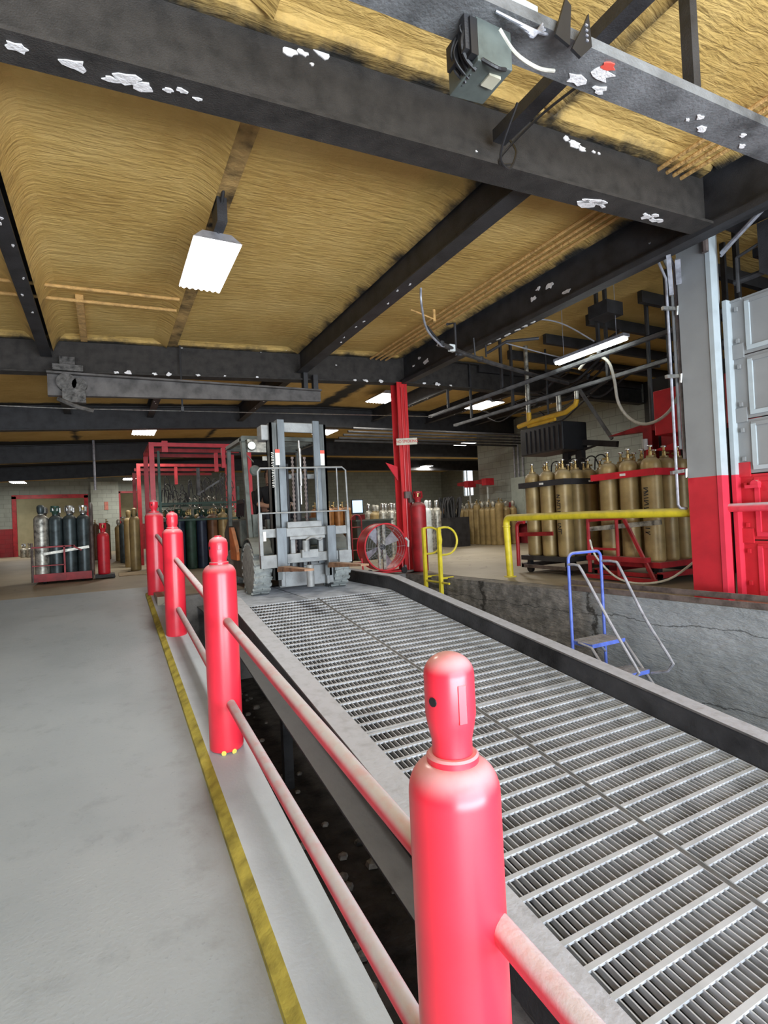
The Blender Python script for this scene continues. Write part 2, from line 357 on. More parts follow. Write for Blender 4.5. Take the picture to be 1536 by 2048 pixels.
def pitwall_material():
    m, nt, b, g = newmat('cracked_pit_wall_concrete'); P = g.outputs['Position']
    sx = nt.nodes.new('ShaderNodeSeparateXYZ'); nt.links.new(P, sx.inputs[0])
    n1 = noise(nt, P, 1.6, 6, .6); n2 = noise(nt, P, 9, 5, .65)
    grey = ramp(nt, n1, [(.3,(.18,.195,.205)),(.5,(.255,.275,.29)),(.7,(.33,.35,.37))])
    bare = ramp(nt, n2, [(.3,(.08,.075,.07)),(.5,(.16,.15,.14)),(.7,(.27,.25,.23))])
    old = maprange(nt, mathn(nt, 'ADD', sx.outputs[1], mathn(nt, 'MULTIPLY', n1, 1.6)), 4.9, 5.4)
    colr = mix(nt, old, grey, bare)
    # horizontal crack lines at wandering heights and a vertical break
    for h0, yy in ((-.24, 0), (-.95, 0)):
        d = mathn(nt, 'ABSOLUTE', mathn(nt, 'SUBTRACT', sx.outputs[2], mathn(nt, 'ADD', h0-.12, mathn(nt, 'MULTIPLY', noise(nt, P, 2.2, 6, .6), .24))))
        colr = mix(nt, maprange(nt, d, .002, .008, .7, 0), colr, (.02,.02,.02))
    for y0 in (4.35, 6.15):
        d = mathn(nt, 'ABSOLUTE', mathn(nt, 'SUBTRACT', sx.outputs[1], mathn(nt, 'ADD', y0-.25, mathn(nt, 'MULTIPLY', noise(nt, P, 3, 6, .7), .5))))
        colr = mix(nt, maprange(nt, d, .01, .05, .9, 0), colr, (.025,.022,.02))
    nt.links.new(colr, b.inputs['Base Color']); b.inputs['Roughness'].default_value = .8
    mp = nt.nodes.new('ShaderNodeMapping'); mp.inputs['Scale'].default_value = (1,1,3.5); nt.links.new(P, mp.inputs[0])
    bn = nt.nodes.new('ShaderNodeBump'); bn.inputs['Strength'].default_value = .7; bn.inputs['Distance'].default_value = .05
    nt.links.new(noise(nt, mp.outputs[0], 5, 6, .65), bn.inputs['Height']); nt.links.new(bn.outputs[0], b.inputs['Normal']); return m
mb = MB(); e0, e1 = edge_x(-5), edge_x(8.0)
mb.prism([(e0,-5,-1.5),(e0+.25,-5,-1.5),(e1+.25,8.2,-1.5),(e1,8.0,-1.5)], (0,0,1.5))
mono(mb, 'wall_pit_right', pitwall_material(), 'long cracked grey concrete pit wall behind the blue step ladder', 'wall', kind='structure')
# ceiling
mb = MB()
mb.hexa([(-7,-4.2,ceil_z(-7)),(5,-4.2,ceil_z(5)),(5,30.2,ceil_z(5)),(-7,30.2,ceil_z(-7)),(-7,-4.2,ceil_z(-7)+.15),(5,-4.2,ceil_z(5)+.15),(5,30.2,ceil_z(5)+.15),(-7,30.2,ceil_z(-7)+.15)])
mb.box((5,-4.2,ceil_z(5)),(21,30.2,ceil_z(5)+.15))
# rounded foam coves built up against the left side of joists and purlin
def cove(x, y0, y1, wd, dp, side=-1):
    z = ceil_z(x); n = 6; a = []
    prof = [(x, z+.01), (x+side*wd, z+.01)]
    for i in range(n+1):
        t = i/n; px_ = x+side*wd*(1-t)**1.0; pz = z - dp*(t**2.2)
        prof.append((px_, pz))
    prof = [prof[0], prof[1]]+prof[3:]
    mb.prism([(p[0], y0, p[1]) for p in prof], (0, y1-y0, 0))
for (y0, y1) in ((2.9,8.4),(-4,2.7)):
    cove(2.90, y0, y1, .34, .08); cove(-.70, y0, y1, .22, .2, -1); cove(-.55, y0, y1, .16, .22, 1); cove(.88, y0, y1, .28, .10); cove(4.84, y0, y1, .26, .06)
for y in (2.84, 8.46):
    for s_ in (-1, 1):
        prof = [(y+s_*.0, ceil_z(0)+.01), (y+s_*.20, ceil_z(0)+.01), (y+s_*.13, ceil_z(0)-.02), (y+s_*.10, ceil_z(0)-.05), (y, ceil_z(0)-.06)]
        mb.add([(-7, p[0], p[1]-.343) for p in prof]+[(4.8, p[0], p[1]+.235) for p in prof], [(0,1,2,3,4),(9,8,7,6,5)]+[(i,(i+1)%5,5+(i+1)%5,5+i) for i in range(5)])
mono(mb, 'ceiling', M_foam, 'ochre spray foam roof underside with black overspray', 'ceiling', kind='structure')
# walls
mb = MB(); mb.box((-7.2,30,-.2),(-3.7,30.2,4)); mb.box((-.9,30,-.2),(.62,30.2,4)); mb.box((-3.7,30,2.7),(-.9,30.2,4)); mb.box((1.5,30,-.2),(21,30.2,4)); mb.box((.62,30,2.9),(1.5,30.2,4))
mono(mb, 'wall_back', M_wall, 'grey over red block wall across the far end', 'wall', kind='structure')
mb = MB(); mb.box((-.62,29.86,0),(.60,30,3.45)); mono(mb, 'wall_back_pier', M_wallpale, 'pale grey wall pier between the two far doorways', 'wall', kind='structure')
mb = MB(); mb.box((-5,32.5,-.2),(3,32.7,4)); mono(mb, 'wall_far_room', M_wallroom, 'beige wall seen through the far doorways', 'wall', kind='structure')
mb = MB(); mb.box((-5,30.2,-.2),(3,32.5,0)); mb.box((-5,30.2,3.2),(3,32.5,3.3)); mono(mb, 'floor', M_floor, 'floor and lintel of the small room beyond the far wall', 'floor', kind='structure')
mb = MB(); mb.box((-3.85,29.9,0),(-3.68,30.02,2.8)); mb.box((-.92,29.9,0),(-.75,30.02,2.8)); mb.box((-3.85,29.9,2.68),(-.75,30.02,2.86))
mono(mb, 'door_1', M_redfar, 'red steel frame around the wide far doorway on the left', 'door', kind='structure')
mb = MB(); mb.box((.60,29.9,0),(.68,30.02,2.95)); mb.box((1.45,29.9,0),(1.53,30.02,2.95)); mb.box((.60,29.9,2.87),(1.53,30.02,2.97))
mono(mb, 'door_2', M_redfar, 'narrow far doorway frame beside the pale pier', 'door', kind='structure')
mb = MB(); mb.box((-7.2,-4.2,-1.5),(-7,30.2,4)); mono(mb, 'wall_left', M_wall, 'left side block wall', 'wall', kind='structure')
mb = MB(); mb.box((11.5,8.4,-.2),(11.7,14.9,4)); mb.box((11.7,14.7,-.2),(20.2,14.9,4)); mono(mb, 'wall_right', wall_material('right_block_wall', (.34,.37,.335), (.30,.02,.03), 1.30), 'grey green block wall behind the gold cylinder carts', 'wall', kind='structure')
mb = MB(); mb.box((11.5,-4.2,-.2),(11.7,8.4,4)); mono(mb, 'wall_right_dark', M_wallcharcoal, 'dark charcoal wall behind the red machine', 'wall', kind='structure')
mb = MB(); mb.box((20,14.9,-.2),(20.2,26.5,4)); mb.box((20,27.6,-.2),(20.2,30.2,4)); mb.box((20,26.5,-.2),(20.2,27.6,2.1)); mb.box((20,26.5,3.85),(20.2,27.6,4))
mono(mb, 'wall_right_far', wall_material('far_right_block_wall', (.17,.185,.165), (.10,.03,.03), -1), 'far right wall with the tall bright window', 'wall', kind='structure')
# rear wall with a wide open dock door
mb = MB(); mb.box((-7.2,-4.2,-1.5),(-2.6,-4,4)); mb.box((8.2,-4.2,-.2),(11.7,-4,4)); mb.box((-2.6,-4.2,3.5),(8.2,-4,4))
mono(mb, 'wall_front', M_wall, 'wall with the wide open dock door behind the viewer', 'wall', kind='structure')
# window
wn = empty('window_1', (20.1,27.05,2.1)); tag(wn, 'tall narrow bright window in the far right corner', 'window', kind='structure')
mb = MB()
mb.box((20.05,26.5,2.1),(20.15,26.58,3.85)); mb.box((20.05,27.52,2.1),(20.15,27.6,3.85)); mb.box((20.05,26.5,2.1),(20.15,27.6,2.17)); mb.box((20.05,26.5,3.78),(20.15,27.6,3.85)); mb.box((20.06,27.2,2.1),(20.14,27.25,3.85))
mb.build('window_frame', M_white, wn)
gm, nt, b, g = newmat('window_glass'); b.inputs['Transmission Weight'].default_value = 1; b.inputs['Roughness'].default_value = .05; b.inputs['IOR'].default_value = 1.1
mb = MB(); mb.box((20.095,26.55,2.15),(20.105,27.55,3.8)); mb.build('pane', gm, wn)
# kerb
mb = MB()
yk = [-5, -1.8, 1, 4, 7, 9.2]
for a, b_ in zip(yk, yk[1:]):
    za, zb = lane_z(a), lane_z(b_)
    mb.hexa([(.56,a,za-.02),(.83,a,za-.02),(.83,b_,zb-.02),(.56,b_,zb-.02),(.56,a,za+.055),(.83,a,za+.055),(.83,b_,zb+.055),(.56,b_,zb+.055)])
    mb.hexa([(.500,a,za-.02),(.56,a,za-.02),(.56,b_,zb-.02),(.500,b_,zb-.02),(.505,a,za+.025),(.56,a,za+.055),(.56,b_,zb+.055),(.505,b_,zb+.025)], 1)
mono(mb, 'trim_1', [M_curb, M_curby], 'pale grey kerb with a yellow painted edge under the red posts', 'kerb', kind='structure')
# ------------------------------------------------------------------ roof steel
def ibeam(mb, p, q, bw, h, tf=.022, tw=.014):    # p,q = bottom centre points
    p = Vector(p); q = Vector(q); d = (q-p); r = Vector((d.y, -d.x, 0)).normalized(); u = Vector((0,0,1))
    def bx(w0, z0, z1):
        mb.hexa([p-r*w0/2+u*z0, p+r*w0/2+u*z0, q+r*w0/2+u*z0, q-r*w0/2+u*z0, p-r*w0/2+u*z1, p+r*w0/2+u*z1, q+r*w0/2+u*z1, q-r*w0/2+u*z1])
    bx(bw, 0, tf); bx(tw, tf, h-tf); bx(bw, h-tf, h)
def patch(mb, c, u, v, r, n_, t=.006):   # jagged flake on a surface, u,v in the surface, n_ the normal
    c = Vector(c); u = Vector(u); v = Vector(v); k = 11
    pts = []
    for i in range(k):
        a = 2*PI*i/k; rr = r*random.uniform(.45, 1.15)
        pts.append(c+u*math.cos(a)*rr*1.5+v*math.sin(a)*rr*.8)
    mb.prism(pts, Vector(n_)*t)
bb = empty('steel_beam', (2,2.84,beam_z(2)), 'large black steel roof beam crossing overhead nearest, with white peeled patches', 'beam')
mb = MB(); ibeam(mb, (-7,2.84,beam_z(-7)), (4.84,2.84,beam_z(4.84)), .20, .505); mb.build('web_and_flanges', M_web, bb)
mb = MB()
for x, dy, r in [(-.28,-.02,.045),(-.05,.0,.045),(.10,.03,.03),(.17,.0,.055),(.24,.02,.045),(.36,.0,.02),(.42,-.02,.02),(.50,.01,.018),(3.42,.03,.08),(3.50,.0,.055),(3.36,.02,.03),(3.56,.03,.03),(4.08,.02,.05),(4.18,.04,.04),(4.14,-.02,.03),(4.25,.03,.03),(4.02,.0,.02)]:
    patch(mb, (x,2.84+dy,beam_z(x)), (1,0,.049), (0,1,0), r, (0,0,-1))
for x, z, r in [(1.00,.395,.035),(1.09,.41,.025),(1.2,.44,.035),(1.14,.36,.012),(3.15,.41,.03),(3.24,.39,.045),(3.32,.375,.035),(3.44,.38,.015),(3.5,.38,.012),(2.3,.12,.008)]:
    patch(mb, (x,2.833,beam_z(x)+z), (1,0,0), (0,0,1), r, (0,-1,0))
mb.build('peeled_patch', M_peel, bb)
for i, (y, lb) in enumerate([(8.46,'second black roof beam ending on the red column'),(13.0,'third black roof beam crossing behind the forklift mast'),(18.5,'fourth dark roof beam deep in the warehouse'),(24.0,'farthest dark roof beam before the end wall')]):
    o = empty('steel_beam', (0,y,beam_z(0)), lb, 'beam')
    mb = MB(); ibeam(mb, (-7,y,beam_z(-7)), (5,y,beam_z(5)), .20, .505); ibeam(mb, (5,y,beam_z(5)), (20 if y>14 else 11.5,y,beam_z(5)), .20, .505); mb.build('web_and_flanges', M_web if i == 0 else M_black, o)
    if i == 0:
        mb = MB()
        for x, z, r in [(.2,.02,.03),(.35,.02,.05),(.7,.02,.035),(.9,.02,.05),(1.3,.02,.03),(1.7,.02,.02),(2.2,.02,.03),(2.7,.5,.04),(3.9,.02,.03),(4.1,.02,.05),(4.4,.02,.05),(.6,.47,.02),(2.3,.46,.012),(3.6,.3,.015),(1.1,.46,.015),(5.3,.02,.04),(5.6,.02,.06),(5.9,.02,.03)]:
            patch(mb, (x,8.355 if z<.05 or z>.48 else 8.453,beam_z(x)+z*.98), (1,0,0), (0,0,1), r*.8, (0,-1,0), .004)
        mb.build('peeled_patch', M_peel, o)
g_ = empty('steel_girder', (4.95,5,3.42), 'heavy black girder running from the red column to the grey pillar', 'girder')
mb = MB(); ibeam(mb, (4.95,-4,3.42), (4.95,8.55,3.42), .24, .50, .03, .02); mb.box((4.80,-4,3.36),(4.88,8.3,3.42)); mb.build('web_and_flanges', M_black, g_)
mb = MB()
for y, z, r in [(4.55,.12,.05),(4.8,.30,.05),(5.0,.34,.03),(5.1,.25,.04),(6.8,.1,.05),(6.9,.12,.03),(7.7,.18,.07),(7.9,.3,.03),(8.1,.22,.03),(7.3,.35,.03),(3.2,.04,.03)]:
    patch(mb, (4.94,y,3.42+z), (0,1,0), (0,0,1), r, (-1,0,0))
for y, r in [(5.2,.03),(5.35,.04),(5.5,.035),(5.7,.045),(5.9,.03),(6.1,.03),(6.6,.02)]:
    patch(mb, (5.02,y,3.42), (0,1,0), (1,0,0), r, (0,0,-1))
mb.build('peeled_patch', M_peel, g_)
def joist(x, y0, y1, wd, lb, z=3.40):
    o = empty('roof_joist', (x,(y0+y1)/2,z), lb, 'joist', 'roof joists')
    mb = MB(); ibeam(mb, (x,y0,z), (x,y1,z), wd, ceil_z(x)-z, .016, .012); mb.build('web_and_flanges', M_black, o)
    mb = MB()
    for k in range(7): patch(mb, (x+wd*random.uniform(-.3,.3), y0+(y1-y0)*random.uniform(.25,.7), z), (0,1,0), (1,0,0), .016, (0,0,-1))
    mb.build('peeled_patch', M_peel, o); return o
joist(2.93, 2.95, 8.36, .17, 'black roof joist between the first two beams, right of the bright lamp', 3.41)
joist(-.63, 2.95, 8.36, .13, 'black roof joist at the far left edge between the first two beams', 3.33)
mb = MB(); mb.box((2.37,1.2,3.42),(2.47,2.74,3.50)); mb.box((2.37,1.25,3.5),(2.47,1.33,3.79)); mono(mb, 'roof_joist', M_black, 'short thin black channel crossing in front of the nearest beam', 'joist')
for x, nm in ((2.93,'centre'),(-.63,'left'),(.95,'middle')):
    joist(x, 8.56, 12.9, .13, 'black roof joist in the second bay, %s row' % nm, 3.45)
for x in (6.5, 8.2, 9.8): joist(x, 8.56, 12.9, .12, 'black roof joist right of the girder at x position beyond the red column' if False else {6.5:'first',8.2:'second',9.8:'third'}[x]+' roof joist to the right beyond the red column', 3.6)
mb = MB(); mb.box((.86,2.95,3.64),(1.02,8.36,3.74)); 
mono(mb, 'roof_purlin', mat('foam_smeared_purlin', (.33,.21,.075), .9, 0, .55, 4, .7, 25), 'foam smeared purlin that carries the bright lamp', 'purlin')
mb = MB()
mb.tube([(-3,6.55,3.5),(.85,6.55,3.62)], .018, 8)
mono(mb, 'conduit_pipe', M_foampipe, 'upper foam coated ceiling pipe left of the purlin', 'pipe', 'foam coated ceiling pipes')
mb = MB(); mb.tube([(-3,6.85,3.48),(.85,6.85,3.60)], .018, 8); mono(mb, 'conduit_pipe', M_foampipe, 'lower foam coated ceiling pipe left of the purlin', 'pipe', 'foam coated ceiling pipes')
mb = MB(); mb.box((-.22,6.9,3.58),(-.14,8.35,3.66)); mono(mb, 'conduit_pipe', M_foampipe, 'foam coated strut running to the second beam left of the purlin', 'pipe', 'foam coated ceiling pipes')
for k, (x, lb) in enumerate([(4.22,'leftmost'),(4.33,'second'),(4.42,'third'),(4.52,'rightmost')]):
    mb = MB(); mb.tube([(x,-3.9,3.775),(x,8.36,3.775)], .017, 8); mono(mb, 'conduit_pipe', M_foampipe, lb+' of four foam coated pipes left of the girder', 'pipe', 'pipes left of the girder')
# near hanging grey header with electrical gear
gb = empty('header_channel', (2,1.72,2.97), 'grey dusty steel channel hanging nearest overhead with electrical boxes', 'beam')
mb = MB()
for (y0,y1,z0,z1) in ((1.60,1.80,0,.02),(1.78,1.80,.02,.14),(1.60,1.62,.02,.05)):
    mb.hexa([(.4,y0,2.90+z0),(6.5,y0-.0,3.20+z0),(6.5,y1,3.20+z0),(.4,y1,2.90+z0),(.4,y0,2.90+z1),(6.5,y0,3.20+z1),(6.5,y1,3.20+z1),(.4,y1,2.90+z1)])
mb.build('channel', M_greysteel, gb)
def gz(x): return 2.90+(x-.4)*.049
mb = MB()
for x, r in [(2.05,.045),(2.13,.05),(2.2,.03),(2.9,.02),(3.0,.025),(3.3,.02),(3.4,.02),(2.85,.01)]: patch(mb, (x,1.72+random.uniform(-.05,.05),gz(x)), (1,0,0), (0,1,0), r, (0,0,-1))
mb.build('peeled_patch', M_peel, gb)
mb = MB(); patch(mb, (2.12,1.64,gz(2.1)), (1,0,0), (0,1,0), .03, (0,0,-1)); mb.build('red_tape', M_stickred, gb)
mb = MB(); mb.box((2.84,1.68,3.04),(2.90,1.74,3.81)); mono(mb, 'hanger_rod', M_black, 'black hanger bar between the roof foam and the grey header channel', 'hanger')
o = empty('disconnect_box', (1.45,1.85,2.72), 'grey electrical disconnect box hanging open under the header channel', 'box')
mb = MB(); mb.hexa([(1.38,1.66,2.76),(1.56,1.66,2.78),(1.56,1.86,2.78),(1.38,1.86,2.76),(1.38,1.66,2.94),(1.56,1.66,2.94),(1.56,1.86,2.94),(1.38,1.86,2.94)]); mb.build('enclosure', M_boxgrey, o, bevel=.004)
mb = MB(); mb.box((1.47,1.70,2.762),(1.53,1.76,2.775)); mb.build('label_plate', mat('beige_label', (.45,.43,.33), .6), o)
mb = MB()
random.seed(9)
for k in range(9):
    r1, r2, r3 = (random.uniform(-.03,.03) for _ in range(3))
    mb.tube(smooth_path([(1.40,1.68+.015*k,2.92),(1.35+r1,1.68+.01*k,2.90+r2*.5),(1.35+r3,1.69+.012*k,2.84+r1*.6),(1.36+r2,1.70+.01*k,2.79),(1.40,1.70+.012*k,2.765+r3*.3)]), random.choice([.004,.007,.009]), 6)
mb.box((1.35,1.66,2.78),(1.385,1.69,2.93)); mb.box((1.33,1.74,2.80),(1.345,1.80,2.90)); mb.tube(smooth_path([(1.40,1.66,2.77),(1.46,1.64,2.74),(1.52,1.66,2.77)]), .008, 6)
mb.build('wiring', M_blackplastic, o)
mb = MB(); mb.box((1.33,1.67,2.80),(1.38,1.70,2.94)); mb.build('terminal_frame', M_black, o)
o = empty('junction_plate', (1.8,1.7,2.98), 'pair of perforated black bracket plates standing on the header channel', 'bracket')
mb = MB(); mb.prism([(1.72,1.57,2.92),(1.79,1.57,3.10),(1.82,1.57,3.08),(1.80,1.57,2.90)],(0,.012,0)); mb.prism([(1.79,1.55,2.87),(1.88,1.55,3.02),(1.90,1.55,3.06),(1.91,1.55,2.92),(1.84,1.55,2.85)],(0,.012,0)); mb.build('plate', M_blackplastic, o)
mb = MB()
for k in range(4): mb.box((1.872,1.545,2.93+.022*k),(1.886,1.55,2.937+.022*k))
mb.build('slot', M_tubegrey, o)
mb = MB(); mb.box((1.52,1.68,3.04),(1.74,1.76,3.14)); mb.build('pale_box', M_doorlip, o)
mb = MB()
for k in range(4): mb.tube(smooth_path([(1.45+.05*k,1.62,2.95),(1.6,1.58,2.90-.01*k),(1.72,1.62,2.96+.02*k),(1.78,1.66,3.02)]), .006, 6)
mb.build('wiring', M_tubegrey, o)
mb = MB(); mb.tube(smooth_path([(1.50,1.66,2.93),(1.58,1.66,2.86),(1.70,1.66,2.84),(1.86,1.72,2.93)]), .008, 8); mono(mb, 'flexible_conduit', M_rubberhose, 'pale flexible conduit looping below the header channel', 'conduit')
mb = MB(); mb.tube(smooth_path([(1.9,2.0,3.0),(1.95,2.2,2.88),(2.1,2.3,2.9),(2.25,2.4,3.1),(2.3,2.5,3.25)]), .007, 6); mb.tube(smooth_path([(2.1,1.8,3.0),(2.12,2.1,3.05),(2.2,2.5,3.1),(2.5,2.7,3.28)]), .007, 6)
mono(mb, 'loose_cable', M_blackplastic, 'thin dark cable drooping near the short joist', 'cable')
# big bright lamp and the other lamps
def lamp(loc, L, W, label, tubes=True, power=LAMP_POWER):
    o = empty('ceiling_lamp', loc, label, 'lamp', 'high bay ceiling lamps')
    x, y, z = loc; a, b_ = W/2, L/2
    mb = MB(); mb.hexa([(x-a,y-b_,z+.015),(x+a,y-b_,z+.015),(x+a,y+b_,z+.015),(x-a,y+b_,z+.015),(x-a*.6,y-b_*.92,z+.10),(x+a*.6,y-b_*.92,z+.10),(x+a*.6,y+b_*.92,z+.10),(x-a*.6,y+b_*.92,z+.10)])
    mb.build('housing', M_tubegrey, o)
    mb = MB(); n = 36; vs = []
    for i in range(n+1):
        t = i/n; zz = z+.004+.008*math.sin(t*2*PI*7)
        vs += [(x-a*.97+2*a*.97*t, y-b_*.98, zz), (x-a*.97+2*a*.97*t, y+b_*.98, zz)]
    mb.add(vs, [(2*i,2*i+1,2*i+3,2*i+2) for i in range(n)]); mb.build('diffuser', M_lit, o)
    l = bpy.data.lights.new('lamp_glow', 'AREA'); l.shape = 'RECTANGLE'; l.size = W*.9; l.size_y = L*.9; l.energy = power; l.color = (1,.95,.85)
    lo = bpy.data.objects.new('lamp_glow', l); COL.objects.link(lo); lo.parent = o; lo.location = (0,0,-.02)
    return o
lo = lamp((.92,5.06,3.34), 1.02, .40, 'bright ceiling lamp with wavy diffuser nearest the viewer')
mb = MB(); mb.box((.89,4.4,3.44),(.97,4.62,3.66)); mb.box((.89,5.5,3.44),(.97,5.6,3.66)); mb.tube([(.93,4.62,3.42),(.93,4.4,3.6),(.93,4.3,3.66)], .015, 6); mb.build('bracket', M_black, lo)
for loc, lb in [((.94,14.9,3.45),'small bright lamp above the left end of the red gantry'),((1.05,28,3.40),'tiny far lamp left of the red gantry posts'),((-3.3,27.6,3.25),'far lamp low at the left edge above the wide doorway'),
                ((6.0,15.2,3.66),'lamp just right of the forklift mast top'),((5.75,10.8,3.70),'lamp left of the red column below the second beam'),((8.3,10.4,3.6),'lamp between the grey tube rails right of the red column'),((12.0,16.2,3.6),'far lamp left of the tall bright window'),((15.0,24.0,3.6),'added far lamp hidden behind the red column')]:
    lamp(loc, .9, .55, lb, power=LAMP_POWER*(5 if loc[0] > 14 else 1))  # the hidden lamp behind the column is added, stronger, to brighten the back wall
o = empty('fluorescent_lamp', (5.95,5.15,3.10), 'long glowing fluorescent tube lamp right of the girder', 'lamp')
mb = MB(); mb.box((5.90,4.55,3.13),(6.02,5.75,3.17)); mb.build('housing', M_tubegrey, o)
mb = MB(); mb.tube([(5.93,4.57,3.11),(5.93,5.73,3.11)], .022, 10); mb.tube([(5.99,4.57,3.11),(5.99,5.73,3.11)], .022, 10); mb.build('tube', M_tubelit, o, smooth=True)
mb = MB(); mb.tube([(5.96,4.7,3.17),(5.96,4.7,3.92)], .004, 6); mb.tube([(5.96,5.6,3.17),(5.96,5.6,3.92)], .004, 6); mb.build('hanger_chain', M_tubegrey, o)
# jib arm below second beam
o = empty('jib_arm', (-.5,8.25,2.9), 'long tapered grey jib arm slung below the second roof beam', 'hoist')
mb = MB(); mb.hexa([(-.62,8.2,2.78),(3.2,8.22,2.93),(3.2,8.28,2.93),(-.62,8.3,2.78),(-.62,8.2,3.08),(3.2,8.22,3.10),(3.2,8.28,3.10),(-.62,8.3,3.08)])
mb.hexa([(-.62,8.12,3.06),(3.2,8.16,3.09),(3.2,8.34,3.09),(-.62,8.38,3.06),(-.62,8.12,3.085),(3.2,8.16,3.115),(3.2,8.34,3.115),(-.62,8.38,3.085)])
mb.build('arm', mat('dusty_brown_grey_steel', (.10,.092,.088), .7, .1, .25, 6, .2, 50, dust=.5, dustc=(.2,.19,.18)), o)
mb = MB()
mb.tube([(-.40,8.12,2.95),(-.40,8.2,2.95)], .12, 14); mb.tube([(-.25,8.12,2.93),(-.25,8.2,2.93)], .09, 14); mb.box((-.45,8.08,2.68),(-.18,8.2,2.86)); mb.box((-.55,8.1,3.10),(-.2,8.4,3.18)); mb.box((-.48,8.3,3.15),(-.3,8.42,3.34))
mb.tube(smooth_path([(-.5,8.1,2.72),(-.3,8.05,2.62),(-.1,8.1,2.58)]), .03, 8)
mb.build('trolley', mat('greasy_trolley_iron', (.09,.085,.08), .6, .4, .4, 15, .4, 40), o)
mb = MB(); mb.box((3.08,8.2,3.1),(3.16,8.3,3.36)); mb.box((2.95,8.3,3.1),(3.02,8.42,3.42)); mb.build('hanger', M_black, o)
mb = MB(); mb.tube([(-3.5,8.9,2.74),(-.4,8.9,2.76),(6,9.2,3.0)], .008, 6); mono(mb, 'support_wire', M_chrome, 'thin bright wire running behind the jib arm', 'wire')
mb = MB(); mb.tube([(1.06,8.35,2.75),(1.06,8.35,3.66)], .014, 6); mb.box((1.04,8.33,2.68),(1.08,8.37,2.75)); mono(mb, 'drop_conduit', M_black, 'black drop conduit hanging in front of the second beam', 'conduit')
mb = MB(); mb.tube([(-.25,17.8,2.2),(-.25,17.8,3.68)], .035, 8); mono(mb, 'drop_conduit', M_tubegrey, 'pale drop pipe hanging far back above the cylinder cage', 'conduit')
# right side overhead rails and pipes
for x, y0, y1, z, lb in ((6.0,2.6,9.3,3.02,'upper left grey strut rail right of the girder'),(6.4,2.6,9.0,2.80,'lower right grey strut rail right of the girder')):
    mb = MB()
    for a in ((-.028,-.028,-.02,.028),(.02,-.028,.028,.028),(-.028,.02,.028,.028)): mb.box((x+a[0],y0,z+a[1]),(x+a[2],y1,z+a[3]))
    o = mono(mb, 'strut_rail', M_greysteel, lb, 'rail', 'strut rails right of the girder')
for x, zz, ys2 in ((5.98,3.05,(3.2,5.0,7.0,8.6)),(6.38,2.83,(3.4,5.2,7.2,8.4))):
    for y in ys2:
        mb = MB(); mb.box((x,y,zz),(x+.04,y+.04,3.92)); mono(mb, 'rail_hanger', M_black, 'black drop hanger holding a grey strut rail right of the girder', 'hanger', 'hangers of the strut rails')
o = empty('overhead_pipe', (4.5,6,3.2), 'dark steel pipe run with fittings crossing under the girder', 'pipe')
mb = MB(); mb.tube([(3.97,5.83,3.22),(4.5,6.03,3.2),(5.2,6.28,3.2),(6.1,6.50,3.18),(7.2,6.7,3.15)], .032, 10); mb.build('pipe', mat('dull_iron_pipe', (.07,.065,.065), .5, .4, .3, 8, .1, 40, dust=.5, dustc=(.25,.22,.2)), o, smooth=True)
mb = MB()
mb.tube([(3.6,5.55,3.30),(4.0,5.85,3.22)], .02, 8); mb.tube([(4.85,5.95,3.22),(4.95,5.65,3.30),(5.25,5.35,3.28)], .022, 8); mb.tube([(4.75,6.1,3.22),(4.70,6.05,3.45)], .013, 8); mb.tube([(4.95,6.1,3.22),(4.95,6.1,3.48)], .013, 8)
mb.tube([(4.35,6.0,3.15),(4.35,6.0,3.60),(4.12,5.85,3.50)], .018, 8); mb.lathe([(.0,-.03),(.045,-.03),(.045,.03),(0,.03)], 10, (4.0,5.84,3.22)); mb.lathe([(.0,-.03),(.045,-.03),(.045,.03),(0,.03)], 10, (4.9,6.17,3.2)); mb.lathe([(.0,-.02),(.04,-.02),(.04,.05),(0,.05)], 10, (4.42,6.02,3.17))
mb.build('fittings', M_black, o, smooth=True)
mb = MB(); mb.tube(smooth_path([(3.35,5.25,3.62),(3.38,5.3,3.45),(3.6,5.55,3.27),(3.95,5.80,3.2),(4.05,5.85,3.2)]), .014, 8); mb.build('hose', M_tubegrey, o, smooth=True)
mb = MB(); mb.tube([(3.75,5.6,3.40),(3.75,5.6,3.55),], .02, 8); mb.tube([(3.35,5.5,3.46),(3.75,5.6,3.43)], .01, 6); mb.build('yellowed_stub', M_foampipe, o)
mb = MB(); mb.box((4.18,5.9,3.17),(4.27,5.95,3.26)); mb.build('pale_tag', M_white, o)
mb = MB(); mb.tube(smooth_path([(6.2,5.55,3.0),(6.2,5.3,3.12),(6.2,5.05,2.98),(6.2,4.96,2.7),(6.2,4.92,2.4),(6.2,4.80,2.18),(6.2,4.6,2.03),(6.2,4.38,2.02),(6.2,4.18,2.12),(6.2,4.05,2.3)]), .020, 8)
mono(mb, 'supply_hose', M_rubberhose, 'pale thick hose drooping in a loop beside the red cabinet', 'hose', smooth=True)
mb = MB(); mb.tube(smooth_path([(6.0,5.6,3.15),(5.9,5.9,3.3),(5.7,6.1,3.42),(5.4,6.2,3.5)]), .01, 6); mb.tube(smooth_path([(5.9,5.0,3.2),(5.7,5.3,3.5),(5.5,5.5,3.62),(5.3,5.6,3.6)]), .01, 6); mono(mb, 'loose_cable', M_tubegrey, 'grey loose cable near the fluorescent tube lamp', 'cable')
mb = MB(); mb.box((5.75,4.65,3.45),(6.05,4.95,3.62)); mb.box((5.88,4.78,3.62),(5.92,4.82,3.92)); mono(mb, 'ceiling_box', M_black, 'black box fixed to the foam above the fluorescent lamp', 'box')
